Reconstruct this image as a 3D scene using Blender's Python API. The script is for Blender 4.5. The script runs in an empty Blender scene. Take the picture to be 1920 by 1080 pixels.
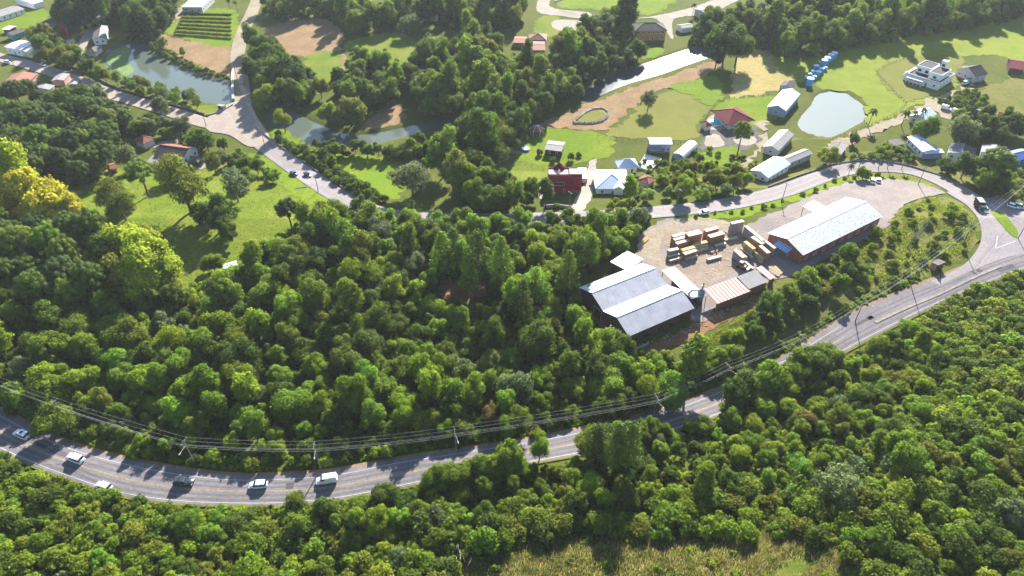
import bpy, bmesh, math, random
import numpy as np
from mathutils import Vector, Matrix

# ------------------------------------------------------------------ camera, sky, sun, exposure
SC = bpy.context.scene
COL = SC.collection
CAM_H, PITCH, FPX = 140.0, math.radians(40.0), 1280.0     # metres, downward tilt, focal length in 1920-px units
cam_data = bpy.data.cameras.new('camera')
cam_data.sensor_width = 36.0
cam_data.lens = 36.0 * FPX / 1920.0
cam_data.clip_start, cam_data.clip_end = 1.0, 12000.0
cam = bpy.data.objects.new('camera', cam_data)
cam.location = (0, 0, CAM_H)
cam.rotation_euler = (math.pi / 2 - PITCH, 0, 0)
COL.objects.link(cam)
SC.camera = cam

SUN_EL, SUN_AZ = math.radians(28.0), math.radians(14.5)
world = bpy.data.worlds.new('World'); SC.world = world; world.use_nodes = True
wn = world.node_tree; bg = wn.nodes['Background']
sky = wn.nodes.new('ShaderNodeTexSky'); sky.sky_type = 'NISHITA'; sky.sun_disc = False
sky.sun_elevation, sky.sun_rotation = SUN_EL, SUN_AZ
sky.altitude = 800; sky.air_density = 1.0; sky.dust_density = 0.5
wn.links.new(sky.outputs[0], bg.inputs[0]); bg.inputs[1].default_value = 0.08
sl = bpy.data.lights.new('sun', 'SUN'); sl.energy = 5.0; sl.angle = math.radians(0.5); sl.color = (1.0, 0.96, 0.89)
sun = bpy.data.objects.new('sun', sl); COL.objects.link(sun)
SUND = Vector((math.sin(SUN_AZ) * math.cos(SUN_EL), math.cos(SUN_AZ) * math.cos(SUN_EL), math.sin(SUN_EL)))
sun.rotation_euler = SUND.to_track_quat('Z', 'Y').to_euler(); sun.location = (100, 300, 200)
SC.view_settings.view_transform = 'Standard'; SC.view_settings.look = 'None'
SC.view_settings.exposure = 2.0; SC.view_settings.gamma = 1.0
SC.render.engine = 'CYCLES'
SC.cycles.max_bounces = 6; SC.cycles.diffuse_bounces = 3; SC.cycles.glossy_bounces = 2
SC.cycles.transmission_bounces = 3; SC.cycles.transparent_max_bounces = 4; SC.cycles.volume_bounces = 0
SC.cycles.use_denoising = True
SC.cycles.caustics_reflective = False; SC.cycles.caustics_refractive = False

RNG = np.random.default_rng(7); random.seed(7)
CT, ST = math.cos(PITCH), math.sin(PITCH)

# ------------------------------------------------------------------ the lie of the land
HB_Y = [-9000, 100, 140, 215, 260, 9000]
HB_Z = [0, 0, -6, -6, -12, -12]
BREAKS = (100, 140, 215, 260)
def hb(Y): return np.interp(Y, HB_Y, HB_Z)
HILL = None                                    # x -> y of the road's lower edge, set once the road is known
def hill(X, Y):
    if HILL is None: return 0.0 * np.asarray(Y, float)
    d = np.interp(X, HILL[0], HILL[1]) - np.asarray(Y, float) - 5.0
    t = np.clip(d / 48.0, 0, 1)
    return 13.0 * t * (1 - 0.35 * (1 - t))
def H(X, Y): return hb(Y) + hill(X, Y)
def G(px, py, dz=0.0):
    """the point of the land (raised by dz) that is seen at this place of the photograph"""
    cx, cy = (px - 960) / FPX, (540 - py) / FPX
    d = np.array([cx, CT + cy * ST, -ST + cy * CT])
    z = dz
    for _ in range(60):
        t = (z - CAM_H) / d[2]
        z = 0.5 * z + 0.5 * (float(H(d[0] * t, d[1] * t)) + dz)
    t = (z - CAM_H) / d[2]
    return Vector((d[0] * t, d[1] * t, z))
def P(X, Y, Z):
    dz = Z - CAM_H
    depth = Y * CT - dz * ST; up = Y * ST + dz * CT
    return 960 + FPX * X / depth, 540 - FPX * up / depth
def S(px, py):                                 # pixels per metre there
    g = G(px, py); return FPX / (g.y * CT - (g.z - CAM_H) * ST)
def inpoly(x, y, poly):
    x = np.asarray(x, float); y = np.asarray(y, float); c = np.zeros(x.shape, bool); n = len(poly); j = n - 1
    for i in range(n):
        xi, yi = poly[i][:2]; xj, yj = poly[j][:2]
        c ^= ((yi > y) != (yj > y)) & (x < (xj - xi) * (y - yi) / (yj - yi + 1e-12) + xi)
        j = i
    return c
def polydist(x, y, poly, closed=True):
    x = np.asarray(x, float); y = np.asarray(y, float); m = np.full(x.shape, 1e9); n = len(poly)
    for i in range(n if closed else n - 1):
        ax, ay = poly[i][:2]; bx, by = poly[(i + 1) % n][:2]
        dx, dy = bx - ax, by - ay; L = dx * dx + dy * dy + 1e-12
        t = np.clip(((x - ax) * dx + (y - ay) * dy) / L, 0, 1)
        m = np.minimum(m, np.hypot(x - ax - t * dx, y - ay - t * dy))
    return m
def smooth_line(pts, step=2.5, closed=False):
    pts = [np.array(p[:2], float) for p in pts]; n = len(pts); out = []
    rngi = range(n) if closed else range(n - 1)
    for i in rngi:
        p1, p2 = pts[i], pts[(i + 1) % n]
        p0 = pts[i - 1] if (closed or i > 0) else 2 * p1 - p2
        p3 = pts[(i + 2) % n] if (closed or i + 2 < n) else 2 * p2 - p1
        k = max(1, int(np.hypot(*(p2 - p1)) / step))
        for a in range(k):
            t = a / k
            out.append(0.5 * (2 * p1 + (p2 - p0) * t + (2 * p0 - 5 * p1 + 4 * p2 - p3) * t * t + (3 * p1 - p0 - 3 * p2 + p3) * t ** 3))
    if not closed: out.append(pts[-1])
    return out

# ------------------------------------------------------------------ materials
def lin(r, g, b):
    f = lambda c: (c / 255 / 12.92) if c / 255 <= 0.04045 else ((c / 255 + 0.055) / 1.055) ** 2.4
    return (f(r), f(g), f(b))
MATS = {}
def mat(name, col=(.5, .5, .5), rough=.8, var=.25, scale=.6, col2=None, bump=0.0, bscale=4.0, metal=0.0, spec=.12,
        spots=None, stripes=None, detail=4.0):
    """procedural surface: col, mottled towards col2 by noise; stripes = (colour, per metre, share) along local x; spots = (colour, scale, cut)"""
    if name in MATS: return MATS[name]
    m = bpy.data.materials.new(name); m.use_nodes = True; nt = m.node_tree; N = nt.nodes; Lk = nt.links
    bs = N['Principled BSDF']; bs.inputs['Roughness'].default_value = rough; bs.inputs['Metallic'].default_value = metal
    bs.inputs['Specular IOR Level'].default_value = spec
    tc = N.new('ShaderNodeTexCoord')
    if col2 is None: col2 = tuple(max(0, c * (1 - var)) for c in col)
    nz = N.new('ShaderNodeTexNoise'); nz.inputs['Scale'].default_value = scale; nz.inputs['Detail'].default_value = detail
    nz.inputs['Roughness'].default_value = .65
    Lk.new(tc.outputs['Object'], nz.inputs['Vector'])
    cr = N.new('ShaderNodeValToRGB'); cr.color_ramp.elements[0].position = .36; cr.color_ramp.elements[1].position = .66
    cr.color_ramp.elements[0].color = (*col2, 1); cr.color_ramp.elements[1].color = (*col, 1)
    Lk.new(nz.outputs[0], cr.inputs[0]); out = cr.outputs[0]
    if stripes:
        sc_, per, share = stripes
        wv = N.new('ShaderNodeTexWave'); wv.wave_type = 'BANDS'; wv.bands_direction = 'X'
        wv.inputs['Scale'].default_value = per * 0.314; wv.inputs['Distortion'].default_value = .6; wv.inputs['Detail'].default_value = 1
        Lk.new(tc.outputs['Object'], wv.inputs['Vector'])
        r2 = N.new('ShaderNodeValToRGB'); r2.color_ramp.elements[0].position = share - .06; r2.color_ramp.elements[1].position = share + .06
        Lk.new(wv.outputs[1], r2.inputs[0])
        mx = N.new('ShaderNodeMix'); mx.data_type = 'RGBA'; mx.inputs[7].default_value = (*sc_, 1)
        iv = N.new('ShaderNodeMath'); iv.operation = 'SUBTRACT'; iv.inputs[0].default_value = 1; Lk.new(r2.outputs[0], iv.inputs[1])
        Lk.new(iv.outputs[0], mx.inputs[0]); Lk.new(out, mx.inputs[6]); out = mx.outputs[2]
    if spots:
        sc_, sscale, cut = spots
        n2 = N.new('ShaderNodeTexNoise'); n2.inputs['Scale'].default_value = sscale; n2.inputs['Detail'].default_value = 2
        Lk.new(tc.outputs['Object'], n2.inputs['Vector'])
        r3 = N.new('ShaderNodeValToRGB'); r3.color_ramp.elements[0].position = cut; r3.color_ramp.elements[1].position = cut + .05
        Lk.new(n2.outputs[0], r3.inputs[0])
        mx = N.new('ShaderNodeMix'); mx.data_type = 'RGBA'; mx.inputs[7].default_value = (*sc_, 1)
        Lk.new(r3.outputs[0], mx.inputs[0]); Lk.new(out, mx.inputs[6]); out = mx.outputs[2]
    Lk.new(out, bs.inputs['Base Color'])
    if bump:
        n3 = N.new('ShaderNodeTexNoise'); n3.inputs['Scale'].default_value = bscale; n3.inputs['Detail'].default_value = 3
        Lk.new(tc.outputs['Object'], n3.inputs['Vector'])
        bp = N.new('ShaderNodeBump'); bp.inputs['Strength'].default_value = bump; bp.inputs['Distance'].default_value = .5
        Lk.new(n3.outputs[0], bp.inputs['Height']); Lk.new(bp.outputs[0], bs.inputs['Normal'])
    MATS[name] = m; return m

def sc(k, *cols): return [tuple(v * k for v in c) for c in cols]
def cover(name, cols, scale=.035, fine=.7, bump=.5, rough=.95, fbump=1.6):
    """ground cover: three real colours blended by a broad and a fine noise"""
    if name in MATS: return MATS[name]
    m = bpy.data.materials.new(name); m.use_nodes = True; nt = m.node_tree; N = nt.nodes; Lk = nt.links
    bs = N['Principled BSDF']; bs.inputs['Roughness'].default_value = rough; bs.inputs['Specular IOR Level'].default_value = .04
    tc = N.new('ShaderNodeTexCoord')
    a = N.new('ShaderNodeTexNoise'); a.inputs['Scale'].default_value = scale; a.inputs['Detail'].default_value = 6; a.inputs['Roughness'].default_value = .7
    b = N.new('ShaderNodeTexNoise'); b.inputs['Scale'].default_value = fine; b.inputs['Detail'].default_value = 4; b.inputs['Roughness'].default_value = .75
    for n in (a, b): Lk.new(tc.outputs['Object'], n.inputs['Vector'])
    r1 = N.new('ShaderNodeValToRGB'); r1.color_ramp.elements[0].position = .43; r1.color_ramp.elements[1].position = .58
    r1.color_ramp.elements[0].color = (*cols[0], 1); r1.color_ramp.elements[1].color = (*cols[1], 1)
    Lk.new(a.outputs[0], r1.inputs[0])
    r2 = N.new('ShaderNodeValToRGB'); r2.color_ramp.elements[0].position = .45; r2.color_ramp.elements[1].position = .68
    Lk.new(b.outputs[0], r2.inputs[0])
    mx = N.new('ShaderNodeMix'); mx.data_type = 'RGBA'; mx.inputs[7].default_value = (*cols[2], 1)
    Lk.new(r2.outputs[0], mx.inputs[0]); Lk.new(r1.outputs[0], mx.inputs[6]); Lk.new(mx.outputs[2], bs.inputs['Base Color'])
    c = N.new('ShaderNodeTexNoise'); c.inputs['Scale'].default_value = fbump; c.inputs['Detail'].default_value = 4
    Lk.new(tc.outputs['Object'], c.inputs['Vector'])
    bp = N.new('ShaderNodeBump'); bp.inputs['Strength'].default_value = bump; bp.inputs['Distance'].default_value = .4
    Lk.new(c.outputs[0], bp.inputs['Height']); Lk.new(bp.outputs[0], bs.inputs['Normal'])
    MATS[name] = m; return m

def leaf_mat(name, transl=.52, rough=.65):
    """foliage: takes the colour of its own plant (object colour), every leaf a little different"""
    if name in MATS: return MATS[name]
    m = bpy.data.materials.new(name); m.use_nodes = True; nt = m.node_tree; N = nt.nodes; Lk = nt.links
    bs = N['Principled BSDF']; bs.inputs['Roughness'].default_value = rough; bs.inputs['Specular IOR Level'].default_value = .10
    oi = N.new('ShaderNodeObjectInfo'); ge = N.new('ShaderNodeNewGeometry'); tc = N.new('ShaderNodeTexCoord')
    nz = N.new('ShaderNodeTexNoise'); nz.inputs['Scale'].default_value = .55; nz.inputs['Detail'].default_value = 2
    Lk.new(tc.outputs['Object'], nz.inputs['Vector'])
    mr = N.new('ShaderNodeMapRange'); mr.inputs[3].default_value = .74; mr.inputs[4].default_value = 1.26
    Lk.new(ge.outputs['Random Per Island'], mr.inputs[0])
    m2 = N.new('ShaderNodeMapRange'); m2.inputs[1].default_value = .3; m2.inputs[2].default_value = .7
    m2.inputs[3].default_value = .7; m2.inputs[4].default_value = 1.3
    Lk.new(nz.outputs[0], m2.inputs[0])
    mu = N.new('ShaderNodeMath'); mu.operation = 'MULTIPLY'; Lk.new(mr.outputs[0], mu.inputs[0]); Lk.new(m2.outputs[0], mu.inputs[1])
    hs = N.new('ShaderNodeHueSaturation'); Lk.new(oi.outputs['Color'], hs.inputs['Color']); Lk.new(mu.outputs[0], hs.inputs['Value'])
    h2 = N.new('ShaderNodeMapRange'); h2.inputs[3].default_value = .48; h2.inputs[4].default_value = .503
    Lk.new(ge.outputs['Random Per Island'], h2.inputs[0]); Lk.new(h2.outputs[0], hs.inputs['Hue'])
    Lk.new(hs.outputs[0], bs.inputs['Base Color'])
    tr = N.new('ShaderNodeBsdfTranslucent'); Lk.new(hs.outputs[0], tr.inputs[0])
    ms = N.new('ShaderNodeMixShader'); ms.inputs[0].default_value = transl
    Lk.new(bs.outputs[0], ms.inputs[1]); Lk.new(tr.outputs[0], ms.inputs[2])
    Lk.new(ms.outputs[0], N['Material Output'].inputs['Surface'])
    MATS[name] = m; return m

def water_mat(name, col, rough=.05, bump=.08, bs_=.6):
    if name in MATS: return MATS[name]
    m = bpy.data.materials.new(name); m.use_nodes = True; nt = m.node_tree; N = nt.nodes; Lk = nt.links
    b = N['Principled BSDF']; b.inputs['Base Color'].default_value = (*col, 1); b.inputs['Roughness'].default_value = rough
    b.inputs['IOR'].default_value = 1.33; b.inputs['Specular IOR Level'].default_value = .6
    tc = N.new('ShaderNodeTexCoord'); nz = N.new('ShaderNodeTexNoise'); nz.inputs['Scale'].default_value = bs_; nz.inputs['Detail'].default_value = 2
    Lk.new(tc.outputs['Object'], nz.inputs['Vector'])
    bp = N.new('ShaderNodeBump'); bp.inputs['Strength'].default_value = bump; bp.inputs['Distance'].default_value = .1
    Lk.new(nz.outputs[0], bp.inputs['Height']); Lk.new(bp.outputs[0], b.inputs['Normal'])
    MATS[name] = m; return m

GRASS = cover('grass_cover', sc(.44, lin(110, 122, 46), lin(92, 112, 36), lin(128, 124, 62)))
M_MEADOW = cover('meadow_grass', sc(.56, lin(118, 138, 40), lin(142, 148, 56), lin(92, 116, 36)), scale=.06, fine=1.1)
M_LAWN = cover('lawn_grass', sc(.52, lin(122, 148, 34), lin(142, 158, 44), lin(102, 130, 34)), scale=.05, fine=.9, bump=.3)
M_PASTURE = cover('pasture_grass', sc(.56, lin(122, 146, 38), lin(146, 160, 46), lin(148, 142, 74)), scale=.04, fine=.6)
M_OLIVE = cover('dry_mown_grass', sc(.62, lin(122, 124, 58), lin(134, 132, 64), lin(112, 118, 48)), scale=.05, fine=1.4, bump=.25)
M_DIRT = cover('bare_earth', sc(.62, lin(150, 122, 92), lin(166, 138, 106), lin(132, 112, 74)), scale=.08, fine=.9)
M_RED = cover('red_earth', sc(.62, lin(146, 104, 76), lin(164, 122, 90), lin(128, 104, 66)), scale=.12, fine=1.1)
M_HAY = cover('dry_stubble', sc(.58, lin(188, 168, 112), lin(170, 152, 92), lin(150, 148, 74)), scale=.06, fine=.8)
M_SCRUB = cover('rough_scrub_ground', sc(.6, lin(104, 114, 42), lin(124, 124, 58), lin(138, 122, 80)), scale=.09, fine=.7)
M_FLOOR = cover('forest_floor', [lin(74, 78, 36), lin(88, 80, 48), lin(60, 78, 28)], scale=.1, fine=.8)
M_GRAVEL = cover('gravel', sc(.70, lin(140, 132, 130), lin(156, 144, 136), lin(128, 118, 110)), scale=.06, fine=1.2, bump=.25)
M_TRACK = cover('worn_track', sc(.66, lin(172, 158, 138), lin(158, 142, 122), lin(140, 130, 100)), scale=.09, fine=1.0, bump=.3)
M_ASPHALT = cover('asphalt', sc(.80, lin(114, 109, 111), lin(127, 121, 122), lin(102, 98, 101)), scale=.07, fine=1.5, bump=.08, rough=.85)
M_PALEROAD = cover('pale_asphalt', sc(.78, lin(136, 129, 129), lin(150, 142, 140), lin(124, 118, 118)), scale=.07, fine=1.2, bump=.08, rough=.85)
M_PAVE = cover('pale_paving', sc(.46, lin(196, 186, 168), lin(210, 200, 186), lin(180, 168, 150)), scale=.1, fine=1.0, bump=.1)
M_WHITE = mat('white_road_paint', (.36, .355, .35), .7, var=.2, scale=1.2)
M_YELLOW = mat('yellow_road_paint', (.38, .29, .13), .7, var=.4, scale=1.2)
M_CONC = mat('concrete', (.42, .40, .37), .85, var=.3, scale=.7)
M_WOODPOLE = mat('weathered_pole', (.20, .18, .155), .85, var=.3, scale=1.5)
M_DARKMETAL = mat('dark_metal', (.05, .05, .055), .5, metal=.5)
M_GALV = mat('galvanised', (.52, .54, .56), .45, metal=.6)
M_WIRE = mat('wire', (.30, .30, .29), .6, var=.05)
M_GLASS = mat('window_glass', (.022, .028, .036), .06, var=.1, spec=.6)
M_BARK = mat('bark', (.13, .10, .075), .9, var=.4, scale=3)
M_PALEBARK = mat('pale_bark', (.30, .27, .22), .9, var=.35, scale=3)
M_LEAF = leaf_mat('foliage')
M_NEEDLE = leaf_mat('needles', transl=.28, rough=.6)
M_STEM = mat('brown_twigs', (.10, .085, .06), .9, var=.3, scale=3)  # dull brown twig colour

# ------------------------------------------------------------------ mesh helpers
def link(o, parent=None):
    COL.objects.link(o)
    if parent is not None: o.parent = parent
    return o
def tag(o, label=None, cat=None, group=None, kind=None):
    if label: o['label'] = label
    if cat: o['category'] = cat
    if group: o['group'] = group
    if kind: o['kind'] = kind
    return o
def thing(name, label, cat, loc=(0, 0, 0), rz=0.0, group=None, scale=1.0):
    o = bpy.data.objects.new(name, None); o.empty_display_size = .5
    o.location = loc; o.rotation_euler = (0, 0, rz); o.scale = (scale,) * 3 if not hasattr(scale, '__len__') else scale
    return link(tag(o, label, cat, group))
def mesh(name, V, F, mats=None, mi=None, smooth=False):
    me = bpy.data.meshes.new(name); me.from_pydata([tuple(v) for v in V], [], [tuple(f) for f in F])
    for m in (mats or []): me.materials.append(m)
    if mi is not None: me.polygons.foreach_set('material_index', mi)
    if smooth: me.polygons.foreach_set('use_smooth', [True] * len(me.polygons))
    me.update(); return me
def np_mesh(name, V, Q, T, mats, mi=None):
    """V n x 3, Q quads m x 4, T tris k x 3"""
    V = np.asarray(V, np.float32); Q = np.asarray(Q, np.int32).reshape(-1, 4); T = np.asarray(T, np.int32).reshape(-1, 3)
    me = bpy.data.meshes.new(name); me.vertices.add(len(V)); me.vertices.foreach_set('co', V.ravel())
    loops = np.concatenate([Q.ravel(), T.ravel()]); me.loops.add(len(loops)); me.loops.foreach_set('vertex_index', loops)
    n = len(Q) + len(T); me.polygons.add(n)
    starts = np.concatenate([np.arange(len(Q)) * 4, len(Q) * 4 + np.arange(len(T)) * 3]).astype(np.int32)
    me.polygons.foreach_set('loop_start', starts)
    for m in mats: me.materials.append(m)
    if mi is not None: me.polygons.foreach_set('material_index', np.asarray(mi, np.int32))
    me.update(calc_edges=True); me.validate(); return me
def obj(name, me, parent=None, loc=None, rz=0.0, color=None):
    o = bpy.data.objects.new(name, me)
    if loc is not None: o.location = loc
    o.rotation_euler = (0, 0, rz)
    if color is not None: o.color = (*color[:3], 1)
    return link(o, parent)
class MB:
    """collects boxes, tubes, prisms and builds ONE mesh object"""
    def __init__(s): s.V = []; s.F = []
    def add(s, V, F):
        b = len(s.V); s.V += [tuple(v) for v in V]; s.F += [tuple(b + i for i in f) for f in F]; return s
    def box(s, c, d, rz=0.0, taper=1.0):
        x, y, z = d[0] / 2, d[1] / 2, d[2] / 2; cs, sn = math.cos(rz), math.sin(rz); V = []
        for k, zz in ((1, -z), (taper, z)):
            for a, b in ((-x, -y), (x, -y), (x, y), (-x, y)):
                a *= k; b *= k
                V.append((c[0] + a * cs - b * sn, c[1] + a * sn + b * cs, c[2] + zz))
        return s.add(V, [(3, 2, 1, 0), (4, 5, 6, 7), (0, 1, 5, 4), (1, 2, 6, 5), (2, 3, 7, 6), (3, 0, 4, 7)])
    def tube(s, pts, r, n=6, caps=True):
        pts = [Vector(p) for p in pts]; rr = r if hasattr(r, '__len__') else [r] * len(pts); V = []; F = []
        for i, p in enumerate(pts):
            d = (pts[min(i + 1, len(pts) - 1)] - pts[max(i - 1, 0)])
            d = d.normalized() if d.length > 1e-9 else Vector((0, 0, 1))
            a = d.orthogonal().normalized() if abs(d.z) > .95 else d.cross(Vector((0, 0, 1))).normalized()
            b = d.cross(a)
            for k in range(n):
                t = 2 * math.pi * k / n; V.append(p + (a * math.cos(t) + b * math.sin(t)) * rr[i])
        for i in range(len(pts) - 1):
            for k in range(n):
                F.append((i * n + k, i * n + (k + 1) % n, (i + 1) * n + (k + 1) % n, (i + 1) * n + k))
        if caps: F += [tuple(range(n))[::-1], tuple(range((len(pts) - 1) * n, len(pts) * n))]
        return s.add(V, F)
    def lathe(s, prof, n=14, c=(0, 0, 0)):
        V = []; F = []
        for r, z in prof:
            for k in range(n):
                t = 2 * math.pi * k / n; V.append((c[0] + r * math.cos(t), c[1] + r * math.sin(t), c[2] + z))
        for i in range(len(prof) - 1):
            for k in range(n): F.append((i * n + k, i * n + (k + 1) % n, (i + 1) * n + (k + 1) % n, (i + 1) * n + k))
        F += [tuple(range(n))[::-1], tuple(range((len(prof) - 1) * n, len(prof) * n))]
        return s.add(V, F)
    def slab(s, quad, t):
        q = [Vector(p) for p in quad]; nrm = (q[1] - q[0]).cross(q[2] - q[0]).normalized()
        if nrm.z < 0: q = q[::-1]; nrm = -nrm
        n = len(q); V = q + [p - nrm * t for p in q]
        F = [tuple(range(n)), tuple(range(2 * n - 1, n - 1, -1))] + [(i + n, (i + 1) % n + n, (i + 1) % n, i) for i in range(n)]
        return s.add(V, F)
    def build(s, name, m, parent=None, loc=None, rz=0.0, smooth=False):
        me = mesh(name, s.V, s.F, [m], smooth=smooth)
        return obj(name, me, parent, loc, rz)

# ------------------------------------------------------------------ sheets laid on the land
def drape(name, polys, m, dz):
    """flat polygons (world x,y) cut along the breaks of the slope and laid dz above the land"""
    bm = bmesh.new()
    for poly in polys:
        vs = [bm.verts.new((p[0], p[1], 0)) for p in poly]
        es = [bm.edges.new((vs[i], vs[(i + 1) % len(vs)])) for i in range(len(vs))]
        if len(vs) <= 4: bm.faces.new(vs)
        else: bmesh.ops.triangle_fill(bm, edges=es, use_beauty=True, use_dissolve=False)
    for yb in BREAKS:
        bmesh.ops.bisect_plane(bm, geom=bm.verts[:] + bm.edges[:] + bm.faces[:], plane_co=(0, yb, 0), plane_no=(0, 1, 0))
    bmesh.ops.recalc_face_normals(bm, faces=bm.faces[:])
    for v in bm.verts: v.co.z = float(hb(v.co.y)) + dz
    for f in bm.faces:
        if f.normal.z < 0: f.normal_flip()
    me = bpy.data.meshes.new(name); bm.to_mesh(me); bm.free(); me.materials.append(m)
    o = obj(name, me); o['kind'] = 'structure'; return o
ROADPOLYS, WATERPOLYS, BUILT = [], [], []      # world outlines kept clear of plants
def wpoly(pp): return [(g.x, g.y) for g in (G(*p) for p in pp)]
def patch(name, pp, m, dz, jit=.5, step=2.0, keep=None, label=None):
    w = smooth_line(wpoly(pp), step, closed=True)
    out = []
    for i, p in enumerate(w):
        a = RNG.normal(0, jit, 2) if jit else np.zeros(2); out.append(p + np.clip(a, -1.6 * jit - .01, 1.6 * jit + .01))
    o = drape(name, [out], m, dz)
    if keep is not None: keep.append([tuple(p) for p in w])
    if label: o['label'] = label
    return o
def strip(line, width, off=0.0, dash=None):
    """quads along a world polyline"""
    L = [np.array(p, float) for p in line]; out = []; acc = 0.0; N = len(L); nr = []
    for i in range(N):
        d = L[min(i + 1, N - 1)] - L[max(i - 1, 0)]; d /= np.hypot(*d) + 1e-9; nr.append(np.array([-d[1], d[0]]))
    for i in range(N - 1):
        seg = np.hypot(*(L[i + 1] - L[i]))
        if dash is None or (acc % (dash[0] + dash[1])) < dash[0]:
            out.append([L[i] + nr[i] * (off - width / 2), L[i + 1] + nr[i + 1] * (off - width / 2),
                        L[i + 1] + nr[i + 1] * (off + width / 2), L[i] + nr[i] * (off + width / 2)])
        acc += seg
    return out
# ------------------------------------------------------------------ the lower road (sets the foot of the near hill)
RU = [(-330, 640), (-160, 700), (0, 768), (60, 800), (150, 838), (250, 864), (350, 882), (450, 892), (560, 889), (640, 881), (740, 862), (850, 845),
      (1000, 822), (1100, 802), (1230, 772), (1300, 748), (1380, 715), (1450, 680), (1500, 650), (1560, 612), (1600, 588), (1680, 552), (1760, 520),
      (1830, 492), (1900, 468), (2040, 425), (2250, 370)]
RL = [(-330, 700), (-160, 765), (0, 845), (60, 872), (140, 902), (230, 930), (330, 944), (430, 948), (520, 948), (610, 941), (690, 928), (810, 903),
      (960, 876), (1110, 848), (1250, 812), (1330, 786), (1410, 752), (1490, 712), (1570, 668), (1650, 625), (1750, 575), (1850, 532), (1950, 495),
      (2080, 455), (2280, 402)]
WU = smooth_line(wpoly(RU), 2.0); WL = smooth_line(wpoly(RL), 2.0)
xs_ = np.array([p[0] for p in WL]); o_ = np.argsort(xs_)
XS = np.linspace(max(WU[0][0], WL[0][0]) + .5, min(WU[-1][0], WL[-1][0]) - .5, 260)
YU = np.interp(XS, [p[0] for p in WU], [p[1] for p in WU]); YL = np.interp(XS, [p[0] for p in WL], [p[1] for p in WL])
HILL = (np.concatenate([[-6000], XS, [6000]]), np.concatenate([[YL[0]], YL, [YL[-1]]]))
def road_mid(t): return [np.array((x, a * (1 - t) + b * t)) for x, a, b in zip(XS, YU, YL)]

# ------------------------------------------------------------------ water outlines
W_POND = [(203, 92), (232, 84), (262, 78), (285, 96), (325, 118), (370, 138), (424, 150), (432, 172), (430, 190), (400, 191), (330, 176), (282, 162), (248, 146), (214, 132), (197, 112)]
W_BEND = [(500, 208), (545, 206), (602, 231), (655, 246), (700, 246), (780, 231), (832, 222), (850, 228), (800, 243), (755, 254), (700, 268), (640, 272), (585, 268), (548, 248), (510, 232)]
W_RIVER = [(1090, 186), (1106, 165), (1150, 139), (1200, 122), (1255, 103), (1310, 85), (1362, 72), (1368, 90), (1328, 106), (1290, 118), (1240, 136), (1190, 151), (1150, 167), (1118, 182)]
W_ROUND = [(1290 + x * .1806, 140 + y * .1806) for x, y in [(1165, 480), (1230, 385), (1290, 325), (1345, 222), (1425, 185), (1540, 175), (1640, 198), (1735, 262), (1845, 362), (1838, 440), (1700, 528), (1560, 598), (1430, 645), (1330, 608), (1225, 578), (1175, 525)]]
for w in (W_POND, W_BEND, W_RIVER, W_ROUND): WATERPOLYS.append([tuple(p) for p in smooth_line(wpoly(w), 2.0, closed=True)])
def sink(X, Y):
    d = np.zeros(np.shape(X))
    for w in WATERPOLYS:
        xs = [p[0] for p in w]; ys = [p[1] for p in w]
        k = (X > min(xs) - 6) & (X < max(xs) + 6) & (Y > min(ys) - 6) & (Y < max(ys) + 6)
        if not k.any(): continue
        sd = polydist(X[k], Y[k], w) * np.where(inpoly(X[k], Y[k], w), 1, -1)
        d[k] = np.maximum(d[k], 1.7 * np.clip((sd + 1.6) / 3.0, 0, 1))
    return d

# ------------------------------------------------------------------ the ground sheet, out to the horizon
gx = np.concatenate([[-7000, -2500, -1000, -600], np.arange(-420, 421, 2.5), [600, 1000, 2500, 7000]])
gy = np.concatenate([[-3000, -600, -100], np.arange(40, 561, 2.5), [700, 1000, 2500, 9000]])
X, Y = np.meshgrid(gx, gy); Z = H(X, Y) - sink(X, Y)
nx, ny = len(gx), len(gy)
idx = np.arange(nx * ny).reshape(ny, nx)
Q = np.stack([idx[:-1, :-1], idx[:-1, 1:], idx[1:, 1:], idx[1:, :-1]], -1).reshape(-1, 4)
me = np_mesh('ground', np.stack([X, Y, Z], -1).reshape(-1, 3), Q, [], [GRASS])
me.polygons.foreach_set('use_smooth', np.ones(len(me.polygons), bool))
obj('ground', me)['kind'] = 'structure'

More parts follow.
